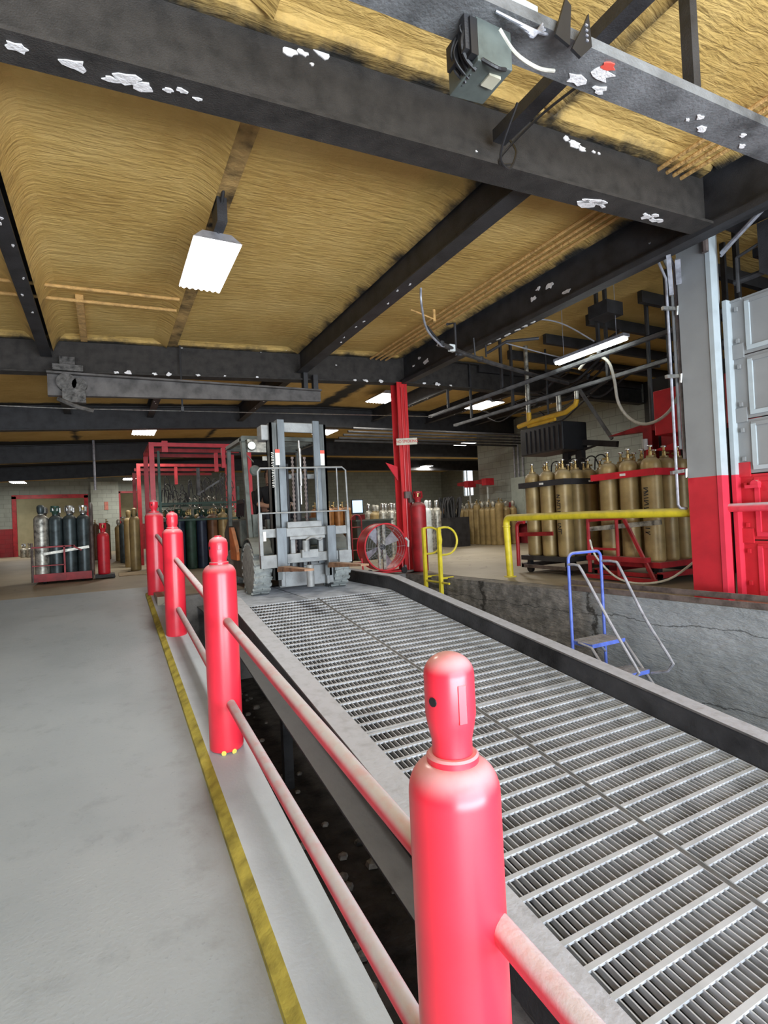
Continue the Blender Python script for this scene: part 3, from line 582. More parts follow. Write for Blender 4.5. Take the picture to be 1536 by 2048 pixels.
# heater, gas pipe, jib arms on the right
o = empty('unit_heater', (7.3,7.1,2.0), 'black unit heater hanging above the left gold cart', 'heater')
mb = MB(); mb.box((7.0,6.7,2.0),(7.6,7.75,2.50)); mb.build('casing', M_blackplastic, o, bevel=.02)
mb = MB(); 
for k in range(8): mb.box((6.985,6.78+.115*k,2.04),(7.0,6.79+.115*k,2.44))
mb.build('louvre', M_black, o)
mb = MB(); mb.tube([(7.2,7.2,2.5),(7.2,7.2,3.9)], .02, 6); mb.build('hanger', M_black, o)
o = empty('gas_pipe', (6.9,7,2.5), 'yellow gas pipe branch with pale risers above the black heater', 'pipe')
mb = MB(); mb.tube([(6.75,7.5,2.52),(6.75,7.1,2.55),(6.75,6.35,2.56),(6.75,6.15,2.64),(6.75,6.12,2.72)], .042, 10); mb.tube([(6.75,7.22,2.55),(6.75,7.22,2.72)], .045, 10); mb.tube([(6.75,7.25,2.48),(6.75,6.6,2.49)], .03, 8); mb.build('pipe', mat('ochre_gas_paint', (.62,.36,.03), .5, 0, .1, 8), o, smooth=True)
mb = MB(); mb.tube([(6.75,7.22,2.72),(6.75,7.22,3.93)], .04, 10); mb.tube([(6.75,6.12,2.72),(6.75,6.12,2.85)], .035, 10); mb.tube([(6.75,6.5,2.6),(6.75,6.5,2.9)], .04, 10); mb.build('riser', M_silver, o, smooth=True)
o = empty('pivot_arm', (7.4,6.5,1.7), 'black pivoting boom arms above the left gold cart', 'hoist')
mb = MB(); mb.bar((7.5,7.5,2.28),(7.5,6.0,2.00),.06,.10); mb.prism([(7.5,7.2,2.02),(7.5,6.35,2.05),(7.5,7.2,1.90)],(.04,0,0)); mb.box((7.48,7.05,1.55),(7.56,7.17,2.05)); mb.box((7.46,6.72,1.45),(7.56,6.86,2.15)); mb.build('boom', M_black, o)
mb = MB()
for k in range(6): mb.tube(smooth_path([(7.4,7.4-.2*k,1.62),(7.35,7.32-.2*k,1.82),(7.4,7.2-.2*k,1.84),(7.42,7.1-.2*k,1.62)]), .012, 6)
mb.build('pigtail_hose', M_black, o)
mb = MB(); mb.bar((7.5,6.75,3.1),(7.5,6.1,2.1),.04,.05); mb.build('brace', M_greysteel, o)
mb = MB()
random.seed(5)
for k in range(14):
    x0 = random.uniform(7.0,8.5); y0 = random.uniform(6.5,9.8); z0 = random.uniform(3.0,3.5)
    mb.tube(smooth_path([(x0,y0,z0),(x0+.1,y0-.4,z0-random.uniform(.05,.3)),(x0+.2,y0-.9,z0+random.uniform(-.1,.2)),(x0,y0-1.6,z0+random.uniform(-.1,.2))]), random.choice([.012,.02,.03]), 6)
mono(mb, 'pipework_tangle', M_black, 'tangle of dark pipes and cables high on the right', 'pipework', kind='stuff')
mb = MB()
for k in range(7): mb.bar((6.6,3.0+.9*k,3.83),(11.4,3.0+.9*k,3.83),.07,.16)
mono(mb, 'duct_run', M_black, 'dark parallel duct runs under the roof on the right', 'duct', kind='stuff')
mb = MB()
for k in range(5): mb.tube([(5.3,11.6+.3*k,3.15-.03*k),(11.4,11.6+.3*k,3.15-.03*k)], .03, 8)
mono(mb, 'pipe_rack', M_black, 'row of dark pipes crossing behind the red column', 'pipework', kind='stuff')
# ------------------------------------------------------------------ columns and sliding door
o = empty('steel_column', (4.85,8.46,0), 'red painted steel column under the second roof beam', 'column')
mb = MB(); mb.box((4.71,8.34,.02),(4.92,8.36,3.4)); mb.box((4.71,8.56,.02),(4.92,8.58,3.4)); mb.box((4.80,8.36,.02),(4.83,8.56,3.4)); mb.tube([(4.79,8.33,.02),(4.79,8.33,3.3)],.018,8); mb.tube([(4.86,8.33,.02),(4.86,8.33,3.3)],.012,8); mb.build('shaft', mat('column_red', (.55,.022,.026), .4, 0, .2, 3, .1, 50, coat=.2, stretch=(5,5,.6)), o)
mb = MB(); mb.box((4.62,8.24,0),(5.08,8.68,.02)); mb.box((4.66,8.27,.02),(4.70,8.33,.12)); mb.build('base_plate', M_concwall, o)
mb = MB(); mb.box((4.74,8.26,1.30),(4.86,8.31,1.42)); mb.box((4.82,8.25,1.22),(4.98,8.31,1.36)); mb.tube([(4.95,8.28,1.1),(4.95,8.28,1.42)], .02, 6); mb.build('outlet_box', M_track, o)
mb = MB(); mb.prism([(4.45,8.4,1.95),(4.68,8.4,1.62),(4.68,8.4,1.88)],(0,.02,0)); mb.build('gusset_flag', M_redfarb, o)
def text_mesh(body, size, mat_, name, parent, loc, rot, extrude=.001, spacing=1.0):
    cu = bpy.data.curves.new(name, 'FONT'); cu.body = body; cu.size = size; cu.extrude = extrude; cu.align_x = 'CENTER'; cu.align_y = 'CENTER'; cu.space_character = spacing
    to = bpy.data.objects.new(name+'_tmp', cu); COL.objects.link(to)
    bpy.context.view_layer.update()
    me = bpy.data.meshes.new_from_object(to.evaluated_get(bpy.context.evaluated_depsgraph_get()))
    bpy.data.objects.remove(to, do_unlink=True)
    me.materials.clear(); me.materials.append(mat_)
    ob = bpy.data.objects.new(name, me); COL.objects.link(ob); ob.parent = parent; ob.location = loc; ob.rotation_euler = rot; return ob
o = empty('sign', (4.82,8.27,2.32), 'white NO SMOKING sign with red letters on the red column', 'sign')
mb = MB(); s_ = .035
mb.hexa([(4.615,8.275,2.245),(5.045,8.275,2.275),(5.045,8.285,2.275),(4.615,8.285,2.245),(4.615,8.275,2.365),(5.045,8.275,2.395),(5.045,8.285,2.395),(4.615,8.285,2.365)])
mb.build('board', mat('cream_sign_board', (.60,.57,.46), .6), o, bevel=.004)
text_mesh('NO SMOKING', .072, M_signred, 'lettering', o, (.01,.002,0), (PI/2, -math.radians(4), 0))
# grey / red pillar
o = empty('door_pillar', (5.4,3.25,0), 'tall steel pillar painted grey above and red below', 'column')
mb = MB()
for (z0,z1,mi) in ((0,1.22,1),(1.22,3.70,0)): mb.box((5.30,3.12,z0),(5.50,3.42,z1), mi)
mb.build('shaft', [M_doorgrey, M_doorred], o)
mb = MB()
for (z0,z1,mi) in ((0,1.22,1),(1.22,3.60,0)): mb.box((5.29,3.075,z0),(5.40,3.12,z1), mi)
mb.build('edge_lip', [M_doorlip, M_doorredlip], o)
mb = MB(); mb.tube([(5.27,3.1,3.40),(5.27,3.1,3.62)], .03, 8); mb.box((5.26,3.02,3.55),(5.34,3.12,3.66)); mb.build('pulley_bracket', M_track, o)
# sectional door
d = empty('door_3', (5.5,1.2,0)); tag(d, 'sectional overhead door painted grey above and red below at the right edge', 'door', kind='structure')
zs = [0.02,.58,1.22,1.75,2.37,2.93]
for i in range(5):
    z0, z1 = zs[i]+.006, zs[i+1]-.006; red = i < 2
    A, Bm = (M_doorred, M_doorredlip) if red else (M_doorgrey, M_doorlip)
    mb = MB(); mb.box((5.52,-1.5,z0),(5.57,3.07,z1)); 
    for (y0,y1) in ((2.86,2.90),(1.1,1.14)): mb.box((5.50,y0,z0+.07),(5.52,y1,z1-.05), 1)
    mb.box((5.505,-1.5,z1-.07),(5.52,2.9,z1-.03)); mb.box((5.505,-1.5,z0+.03),(5.52,2.9,z0+.07), 1)
    pn = mb.build('door_panel', [A, Bm], d)
    mb = MB(); mb.box((5.50,2.93,z1-.02),(5.52,3.05,z1+.12 if i < 4 else z1)); mb.box((5.495,2.965,z0+.12),(5.52,2.99,z0+.16)); mb.box((5.495,2.965,z1-.12),(5.52,2.99,z1-.08)); mb.build('hinge', A, pn)
mb = MB(); mb.box((5.44,3.03,0),(5.52,3.07,1.22),1); mb.box((5.44,3.03,1.22),(5.52,3.07,2.93)); mb.build('door_track', [M_doorlip, M_doorredlip], d)
mb = MB(); mb.tube([(5.46,2.88,1.12),(5.52,2.88,1.12)], .035, 10); mb.box((5.45,2.84,1.08),(5.50,2.96,1.11)); mb.build('door_handle', M_doorredlip, d)
mb = MB(); mb.box((5.6,-4,0),(5.75,-1.5,3.9)); mono(mb, 'wall_door_side', M_doorgrey, 'wall beside the sectional door', 'wall', kind='structure')
mb = MB(); mb.box((5.45,-1.45,3.60),(5.60,3.0,3.9)); mb.tube([(5.42,2.9,3.28),(5.42,2.9,2.95)], .015, 8); mb.tube([(5.42,2.9,3.28),(5.42,2.5,3.36)], .015, 8); mb.box((5.4,2.55,3.05),(5.6,2.7,3.5)); mb.box((5.5,-1.45,3.25),(5.9,2.8,3.33)); mb.tube([(5.55,-1.45,3.1),(5.55,3,3.1)], .03, 8)
mono(mb, 'door_counterbalance', M_black, 'dark counterbalance shaft and brackets above the sectional door', 'door gear')
mb = MB(); mb.tube([(4.9,2.0,3.6),(5.4,3.02,3.38)], .022, 8); mb.tube([(4.96,2.1,3.62),(5.42,3.04,3.36)], .012, 8); mono(mb, 'flexible_conduit', M_tubegrey, 'grey conduit slanting down to the top of the grey pillar', 'conduit')
# conduits beside pillar
o = empty('conduit_bundle', (5.4,3.52,1), 'bundle of vertical grey conduits clamped to the left of the grey pillar', 'conduit')
for x, z0, z1, r, m_ in ((5.24,.92,3.30,.014,M_tubegrey),(5.33,1.5,3.35,.016,M_greysteel),(5.40,1.4,3.42,.02,M_tubegrey),(5.47,1.1,3.42,.014,M_black),(5.53,1.2,3.42,.018,M_greysteel)):
    mb = MB(); top = [(x,3.5,z1),(x-.08,3.5,z1+.12),(x-.3,3.45,z1+.3)] if x < 5.45 else [(x,3.5,z1)]
    pts = ([(x+.14,3.5,z0-.01),(x+.03,3.5,z0)] if x < 5.3 else [])+[(x,3.5,z0+.03)]+top
    mb.tube(pts, r, 8); mb.build('conduit', m_, o, smooth=True)
for z in (2.98,2.28,1.30):
    mb = MB(); mb.bar((5.10,3.46,z-.02),(5.56,3.46,z+.03),.03,.035); mb.tube([(5.3,3.43,z+.02),(5.3,3.44,z-.07)],.012,6); mb.build('strut_clamp', M_chrome, o)
mb = MB(); mb.bar((5.00,3.30,3.42),(5.20,3.42,3.10),.04,.03); mb.bar((5.14,3.3,3.40),(5.3,3.4,3.22),.05,.03); mb.build('brace_plate', M_tubegrey, o)
# ------------------------------------------------------------------ right yellow rail and red continuation
o = empty('safety_rail', (5.3,6.26,0), 'thick yellow pipe safety rail along the pit edge', 'railing')
mb = MB(); mb.tube([(5.33,6.26,0),(5.30,6.26,.80)]+[tuple(p) for p in arc((5.303,6.18,.80),.08,180,90,(0,-1,0),(0,0,1),6)]+[(5.36,4.8,.88),(5.40,3.42,.87)], .05, 16); mb.build('rail_pipe', M_yellow, o, smooth=True)
mb = MB(); mb.lathe([(.052,0),(.058,.005),(.058,.02),(.052,.025)], 16, (5.303,6.26,.74)); mb.lathe([(.09,0),(.09,.012),(.05,.012)], 16, (5.33,6.26,0)); mb.build('collar', M_yellow, o, smooth=True)
mb = MB(); mb.tube([(5.40,3.1,.90),(5.42,-1.2,.90)], .042, 14); mono(mb, 'safety_rail', M_redpipe, 'dust topped red pipe rail across the red door panels', 'railing', smooth=True)
for dx, z0, lb in ((.06,.0,'lower'),(.15,.055,'upper')):
    mb = MB(); y0, y1 = 4.75, -1.4
    a = (edge_x(y0)+dx, y0); b2 = (edge_x(y1)+dx, y1)
    mb.bar((a[0],a[1],z0+.03),(b2[0],b2[1],z0+.03),.06,.012); mb.bar((a[0]-.03,a[1],z0+.028),(b2[0]-.03,b2[1],z0+.028),.010,.055)
    mono(mb, 'steel_track', M_track, lb+' of the two rusty steel tracks on the pit edge', 'track', 'steel tracks on the pit edge')
mb = MB(); mb.tube(smooth_path([(5.62,5.0,.55),(5.6,4.9,.34),(5.6,4.62,.10),(5.6,4.3,.04),(5.6,3.9,.12),(5.58,3.55,.36)]), .013, 8); mono(mb, 'floor_hose', M_rubberhose, 'pale hose sagging across the front of the red cart', 'hose', smooth=True)
# ------------------------------------------------------------------ yellow pit ladder
o = empty('pit_ladder', (4.5,7.0,-1.3), 'yellow fixed ladder with hooped handrails at the pit edge', 'ladder')
for y in (7.32, 6.88):
    mb = MB(); mb.bar((4.50,y,-1.3),(4.50,y,.78),.05,.05,0,(0,1,0)); mb.build('stile', M_yellow, o)
    mb = MB(); mb.tube([(4.5,y,.77),(4.58,y,.78)]+[tuple(p) for p in arc((4.62,y,.57),.21,90,-90,(1,0,0),(0,0,1),12)]+[(4.5,y,.36)], .017, 8); mb.build('hoop', M_yellow, o, smooth=True)
for k in range(5):
    z = -.06-.28*k
    mb = MB(); mb.tube([(4.5,7.34,z),(4.5,6.66 if k == 0 else 6.86,z)], .017, 8); mb.build('rung', M_yellow, o, smooth=True)
mb = MB(); mb.bar((4.5,7.3,-.0),(4.72,7.3,.0),.03,.03); mb.bar((4.5,6.9,-.0),(4.74,6.9,.0),.03,.03); mb.build('wall_bracket', M_yellow, o)
# ------------------------------------------------------------------ gas cylinders
def bottle(kind, r, H, body, cap, name='gas_cylinder', top='cap'):
    """prototype at origin; kind decides the valve part"""
    o = empty(name)
    bh = H-.19 if top != 'valve' else H-.16
    sh = bh-.11
    mb = MB(); prof = [(r*.90,0),(r*.985,.012),(r,.03),(r,sh)]
    for i in range(1,8):
        t = i/7*PI/2; prof.append((r*.28+(r*.72)*math.cos(t), sh+.10*math.sin(t)))
    prof += [(r*.42,bh-.010),(r*.42,bh+.012),(r*.30,bh+.014),(0,bh+.014)]
    n = 20; mb.lathe(prof, n); mb.build('body', body, o, smooth=True, local=True)
    mb = MB()
    if top == 'cap':
        mb.lathe([(r*.36,bh),(r*.38,bh+.02),(r*.50,bh+.06),(r*.52,bh+.14),(r*.44,bh+.17),(r*.2,bh+.19),(0,H)], 14); mb.build('valve_cap', cap, o, smooth=True, local=True)
    elif top == 'tulip':
        mb.lathe([(r*.40,bh),(r*.40,bh+.02),(r*.56,bh+.08)], 14)
        for k in range(4):
            a = k*PI/2+.4; mb.bar((r*.54*math.cos(a),r*.54*math.sin(a),bh+.06),(r*.54*math.cos(a),r*.54*math.sin(a),bh+.15),.03,.02)
        mb.lathe([(r*.46,bh+.145),(r*.60,bh+.145),(r*.60,bh+.18),(r*.46,bh+.18),(r*.46,bh+.145)], 14); mb.build('valve_guard', cap, o, smooth=False, local=True)
        mb = MB(); mb.lathe([(r*.16,bh),(r*.16,bh+.12),(r*.3,bh+.125),(r*.3,bh+.145),(0,bh+.15)], 10); mb.build('valve', M_brass, o, smooth=True, local=True)
    else:
        mb.lathe([(r*.2,bh),(r*.2,bh+.07),(r*.12,bh+.08),(r*.12,bh+.12)], 10); mb.tube([(0,0,bh+.05),(r*.55,0,bh+.05)], .014, 8); mb.build('valve', M_brass, o, smooth=True, local=True)
        mb = MB(); mb.lathe([(r*.12,bh+.12),(r*.27,bh+.12),(r*.29,bh+.13),(r*.27,bh+.14),(0,bh+.14)], 12); mb.build('handwheel', cap, o, smooth=True, local=True)
    return o
protos = {}
def put(key, loc, label, group, cat='gas cylinder', rz=None):
    if key not in protos:
        protos[key] = [bottle(key, *SPEC[key]), False]
    p, used = protos[key]
    if used: o = copy_tree(p)
    else: o = p; protos[key][1] = True
    o.location = loc; o.rotation_euler = (0,0, random.uniform(0, 2*PI) if rz is None else rz)
    tag(o, label, cat)
    if group: o['group'] = group
    elif 'group' in o: del o['group']
    return o
SPEC = {  # r, H, body material, top material, name, top kind
 'gold': (.118,1.46,M_gold,M_chrome,'gas_cylinder','valve'), 'goldcap': (.118,1.50,M_gold,M_gold,'gas_cylinder','cap'),
 'golds': (.115,1.34,M_gold,M_silver,'gas_cylinder','cap'), 'brown': (.118,1.42,M_brown,M_brass,'gas_cylinder','valve'),
 'navy': (.118,1.42,M_navy,M_green,'gas_cylinder','tulip'), 'slate': (.118,1.40,M_slate,M_green,'gas_cylinder','tulip'),
 'slatew': (.118,1.40,M_slate,M_chrome,'gas_cylinder','tulip'), 'green': (.118,1.40,M_green,M_brass,'gas_cylinder','valve'),
 'scuff': (.125,1.42,M_silver,M_slate,'gas_cylinder','cap'), 'silver': (.105,1.38,M_silver,M_chrome,'gas_cylinder','cap'),
 'white': (.11,1.38,M_white,M_white,'gas_cylinder','cap'), 'red': (.115,1.06,M_redfarb,M_redfarb,'gas_cylinder','tulip'),
 'redtall': (.135,1.42,M_redfar,M_redfar,'gas_cylinder','tulip'), 'copper': (.115,1.45,M_copper,M_brass,'gas_cylinder','valve'),
 'small': (.14,.62,M_silver,M_chrome,'gas_cylinder','tulip'), 'smallblue': (.085,.72,M_slate,M_blackplastic,'gas_cylinder','valve')}
# ------------------------------------------------------------------ post railing made of red cylinders
rail = empty('cylinder_guard_rail', (.68,1.1,-.9), 'railing of dusty red gas cylinder posts joined by pipes on the kerb', 'railing')
def post(x, y, zb, ztop, r, style):
    p = empty('post', (x-.68, y-1.1, zb+.9)); p.parent = rail
    H = ztop-zb; n = 40
    cap_h = .255 if style == 0 else .20
    bh = H-cap_h; sh = bh-.075
    prof = [(0,0),(r*.94,0),(r*.99,.008),(r,.02),(r,sh)]
    for i in range(1,13):
        t = i/12*PI/2; prof.append((r*.46+(r*.54)*math.cos(t)**1.0, sh+.075*math.sin(t)))
    mb = MB(); mb.lathe(prof+[(0,bh)], n); mb.build('cylinder_body', M_red, p, smooth=True, local=True)
    mb = MB(); mb.lathe([(r*.40,bh-.004),(r*.57,bh-.004),(r*.575,bh+.012),(r*.53,bh+.017),(r*.40,bh+.017)], n); mb.build('neck_ring', M_red, p, smooth=True, local=True)
    mb = MB(); c = r*.555
    if style == 0:   # tall domed cap
        pr = [(0,bh+.005),(c*.80,bh+.005),(c*.80,bh+.05),(c*.93,bh+.085),(c,bh+.11),(c,bh+cap_h-.052)]
        for i in range(1,10):
            t = i/9*PI/2; pr.append((c*math.cos(t), bh+cap_h-.052+.052*math.sin(t)))
    elif style == 1:   # sloped cap with a boss
        pr = [(0,bh+.005),(c*.86,bh+.005),(c*.86,bh+.035),(c,bh+.06),(c*1.02,bh+cap_h-.055),(c*.88,bh+cap_h-.028),(c*.52,bh+cap_h-.012),(c*.40,bh+cap_h-.010),(c*.38,bh+cap_h-.001),(0,bh+cap_h)]
    else:
        pr = [(0,bh+.005),(c*.6,bh+.005),(c*.6,bh+.05),(c*.85,bh+.08),(c*.85,bh+cap_h-.04),(c*.5,bh+cap_h-.01),(0,bh+cap_h)]
    mb.lathe(pr, n)
    mb.build('valve_cap', M_red, p, smooth=True, local=True)
    if style != 2:
        mb = MB(); 
        for a in (math.radians(265), math.radians(85)):
            u = Vector((math.cos(a), math.sin(a), 0)); t_ = Vector((-math.sin(a), math.cos(a), 0))
            mb.bar(u*(c*.985)+Vector((0,0,bh+.10)), u*(c*.985)+Vector((0,0,bh+cap_h-.065)), .022, .006, 0, tuple(u))
        mb.build('cap_rib', M_red, p, bevel=.002, local=True)
    mb = MB(); a = math.radians(196) if style != 2 else math.radians(240); u = Vector((math.cos(a), math.sin(a), 0))
    cc = c*1.005 if style != 2 else c*.86
    hz_ = bh+(.150 if style == 0 else .115); mb.tube([u*(cc-.004)+Vector((0,0,hz_)), u*(cc+.0015)+Vector((0,0,hz_))], .011, 12); mb.build('vent_hole', M_blackplastic, p, local=True)
    return p
posts = [(.715,1.08,-.885,.625,.109,0),(.69,3.87,-.585,.89,.114,1),(.685,6.72,-.30,1.155,.116,1),(.66,9.0,-.05,1.42,.135,2)]
for q in posts: post(*q)
mb = MB()
for a in (250, 285): 
    u = Vector((math.cos(math.radians(a)), math.sin(math.radians(a)), 0)); mb.tube([Vector((.69,3.87,-.583))+u*.113, Vector((.69,3.87,-.583))+u*.1165], .017, 8)
mb.build('yellow_drip', mat('yellow_paint_drip', (.75,.65,.12), .5), rail)
railz = [(.02,-.52),(.31,-.25),(.60,.03),(.87,.34)]
for i in range(3):
    for k in (0, 1):
        a = posts[i]; b2 = posts[i+1]
        mb = MB(); mb.tube([(a[0]+.02,a[1]+.09,railz[i][k]+.01),(b2[0]+.02,b2[1]-.09,railz[i+1][k]-.01)], .031, 20); mb.build('rail_pipe', M_redpipe, rail, smooth=True)
for k in (0, 1):
    a = posts[0]; mb = MB(); mb.tube([(a[0]+.045,a[1]-.085,railz[0][k]-.01),(a[0]+.06,a[1]-2.6,railz[0][k]-.29)], .031, 20); mb.build('rail_pipe', M_redpipe, rail, smooth=True)
# ------------------------------------------------------------------ ramp
rp = empty('loading_ramp', (2.4,3,-.5), 'steel grating loading ramp with raised side beams running up to the forklift', 'ramp')
YB, YT, YE = 6.38, -2.0, 8.0
def slab(mb, x0, x1, y0, y1, dz0, dz1, mi=0):
    mb.hexa([(x0,y0,deck_z(y0)+dz0),(x1,y0,deck_z(y0)+dz0),(x1,y1,deck_z(y1)+dz0),(x0,y1,deck_z(y1)+dz0),(x0,y0,deck_z(y0)+dz1),(x1,y0,deck_z(y0)+dz1),(x1,y1,deck_z(y1)+dz1),(x0,y1,deck_z(y1)+dz1)], mi)
def grating(x0, x1, y0, y1, px_, py_, wl, wc, dep=.028):
    mb = MB(); n = int((x1-x0)/px_)
    for i in range(n+1):
        x = x0+(x1-x0)*i/n; slab(mb, x-wl/2, x+wl/2, y0, y1, -dep, -.001)
    m_ = int((y1-y0)/py_)
    for j in range(m_+1):
        y = y0+(y1-y0)*j/m_; slab(mb, x0, x1, y-wc/2, y+wc/2, -.010, .001)
    o = mb.build('grating_panel', M_galv, rp); return o
for (x0, x1) in ((1.40,2.30),(2.335,3.36)):
    grating(x0, x1, 3.20, YB-.02, .035, .108, .006, .021); grating(x0, x1, YT, 3.17, .035, .108, .006, .021)
for (x0, x1) in ((1.40,2.19),(2.21,3.36)):
    grating(x0, x1, YB+.015, YE-.01, .028, .032, .006, .008)
mb = MB(); slab(mb, 2.305, 2.33, YT, YB, -.04, -.004); mb.box((1.4,YB-.015,-.03),(3.36,YB+.01,-.004)); mb.build('seam_bar', M_rampweb, rp)
def sidebeam(xi, xo, top, low, left, name):
    mb = MB(); w0, w1 = min(xi, xo), max(xi, xo)
    for (a, b_) in ((YT, YB), (YB, YE)):
        slab(mb, w0, w1, a, b_, top-.018, top, 0)
        xw = xo+.06 if left else xi+.02
        slab(mb, xw-.008, xw+.008, a, b_, low, top-.018, 1)
        lf = (xo-.11, xi) if left else (w0-.02, w1)
        slab(mb, lf[0], lf[1], a, b_, low-.018, low, 2 if left else 1)
    o = mb.build('side_beam', [M_flange, M_rampweb, M_rampedge], rp, bevel=.003); return o
sb = sidebeam(1.375, 1.21, .10, -.16, True, 'l')
sidebeam(3.36, 3.50, .18, -.08, False, 'r')
mb = MB()
for k in range(3): mb.box((1.262,2.9+.02+.05*k,deck_z(2.9)-.02-.0*k),(1.266,2.94+.05*k,deck_z(2.9)+.05)); 
mb.build('tape_strip', mat('pale_green_tape', (.55,.62,.42), .6), rp)
mb = MB()
for x in (1.75, 2.32, 2.9): slab(mb, x-.03, x+.03, YT, YE-.02, -.20, -.032)
for k in range(9): y = -1.6+1.15*k; slab(mb, 1.28, 3.37, y-.02, y+.02, -.16, -.034)
for y in (1.5, 4.5, 7.6):
    for x in (1.30, 3.40): mb.box((x-.04,y-.04,-1.3),(x+.04,y+.04,deck_z(y)-.15))
mb.build('support_frame', M_rampweb, rp)
mb = MB(); random.seed(3)
for k in range(120):
    x = random.uniform(.85,1.6); y = random.uniform(-.5,7.8); s = random.uniform(.01,.05)
    mb.lathe([(0,0),(s,s*.2),(s*.8,s*.8),(0,s)], 5, (x,y,-1.3))
mono(mb, 'rubble', mat('pale_rubble', (.16,.15,.14), .9, 0, .5, 9), 'loose rubble and litter on the dark pit bottom left of the ramp', 'rubble', kind='stuff')
# ------------------------------------------------------------------ step ladder (blue)
o = empty('step_ladder', (4.4,3.6,-1.3), 'blue rolling step ladder with pale handrails standing in the pit', 'step ladder')
mb = MB(); xl, xr, yh = 4.15, 4.62, 3.98
mb.tube([(xl,yh,-1.28),(xl,yh,.42)]+[tuple(p) for p in arc((xl+.07,yh,.44),.07,180,90,(1,0,0),(0,0,1),5)]+[tuple(p) for p in arc((xr-.07,yh,.44),.07,90,0,(1,0,0),(0,0,1),5)]+[(xr,yh,-1.28)], .016, 10)
mb.build('back_frame', M_blue, o, smooth=True)
for x, y1 in ((xl-.005,3.83),(xr+.005,3.78)):
    mb = MB(); mb.tube(smooth_path([(x,yh,.40),(x,y1+.04,.40),(x,y1-.03,.34),(x,3.50,-.12),(x,3.26,-.46)],4)+[(x,3.22,-.52),(x,3.28,-.60),(x,3.45,-.66)], .014, 8); mb.build('handrail', M_tubegrey, o, smooth=True)
for k, (ys_, z) in enumerate(((3.76,-.37),(3.50,-.63),(3.26,-.90),(3.02,-1.12))):
    y0 = ys_-.02; y1 = ys_+(.24 if k == 0 else .2)
    mb = MB(); mb.box((xl+.01,y0,z-.01),(xr-.01,y1,z))
    for i in range(9): mb.box((xl+.02+.05*i,y0+.01,z),(xl+.035+.05*i,y1-.01,z+.004))
    st = mb.build('step', M_tubegrey, o)
    mb = MB(); mb.box((xl,y0-.012,z-.035),(xr,y0,z+.003)); mb.box((xl,y0,z-.035),(xl+.012,y1,z)); mb.box((xr-.012,y0,z-.035),(xr,y1,z)); mb.build('step_edge', M_blue, st)
for x in (xl, xr):
    mb = MB(); mb.tube([(x,3.90,-.38),(x,3.74,-.40),(x,3.00,-1.28)], .014, 8); mb.build('stringer', M_tubegrey, o, smooth=True)
mb = MB(); mb.tube([(xr,yh,-.55),(xl+.2,3.8,-.42)], .012, 8); mb.tube([(xl,yh,-1.0),(xr,yh,-1.0)], .012, 8); mb.build('brace', M_tubegrey, o)
# ------------------------------------------------------------------ drum fan
o = empty('drum_fan', (4.25,8.4,.04), 'red drum fan standing in front of the red column base', 'fan')
cx, cy, cz, R = 4.22, 8.10, .47, .40
mb = MB(); mb.lathe([(R,0),(R+.012,.0),(R+.012,.012),(R,.02),(R,.30),(R+.01,.31),(R-.01,.32),(R-.012,.02),(R-.012,.0),(R,0)], 40, (cx,cy,cz), 'y'); mb.build('drum', M_redfarb, o, smooth=True)
mb = MB()
for k in range(7):
    rr = .06+.05*k; mb.tube(arc((cx,cy+.004,cz), rr, 0, 360, (1,0,0), (0,0,1), 30), .0018, 5)
for k in range(12):
    a = 2*PI*k/12; mb.tube([(cx+.06*math.cos(a),cy+.004,cz+.06*math.sin(a)),(cx+(R-.01)*math.cos(a),cy+.004,cz+(R-.01)*math.sin(a))], .002, 5)
mb.build('guard_grille', M_tubegrey, o)
mb = MB(); mb.box((cx-.09,cy+.12,cz-R+.01),(cx-.05,cy+.16,cz+R-.01)); mb.box((cx+.0,cy+.12,cz-R+.01),(cx+.05,cy+.16,cz+R-.01)); mb.build('motor_mount', M_silver, o)
mb = MB(); mb.tube([(cx-.02,cy+.08,cz),(cx-.02,cy+.24,cz)], .05, 14); mb.build('motor', M_black, o, smooth=True)
mb = MB()
for k in range(4):
    a = k*PI/2+.5; u = Vector((math.cos(a),0,math.sin(a))); v = Vector((-math.sin(a),.5,math.cos(a))).normalized()
    c = Vector((cx-.02,cy+.20,cz)); mb.prism([c+u*.05-v*.03, c+u*.36-v*.10, c+u*.36+v*.10, c+u*.05+v*.03], (0,.004,0))
mb.build('blade', M_tubegrey, o)
mb = MB(); mb.tube([(cx-.34,cy+.05,.03),(cx-.34,cy+.28,.03)], .02, 8); mb.tube([(cx-.38,cy+.02,.04),(cx+.38,cy+.02,.04)], .015, 8); mb.tube([(cx-.38,cy+.28,.04),(cx+.38,cy+.28,.04)], .015, 8)
for s_ in (-1,1): mb.tube([(cx+.38*s_,cy+.15,.04),(cx+.40*s_,cy+.15,.30)], .015, 8)
mb.build('stand', M_redfarb, o)
for s_ in (-1,1):
    mb = MB(); mb.tube([(cx+.33*s_,cy-.02,.055),(cx+.33*s_,cy+.02,.055)], .055, 16); mb.build('wheel', M_blackplastic, o, smooth=True)
mb = MB(); mb.tube([(cx+R*.93,cy-.02,cz+.14),(cx+R+.03,cy-.02,cz+.08),(cx+R+.02,cy-.02,cz-.02)], .02, 8); mb.build('carry_handle', M_white, o)
for q, (x, y) in enumerate([(4.91,8.13)]): put('redtall', (x,y,0), 'tall dark red gas cylinder chained to the right of the red column', None, rz=.3)
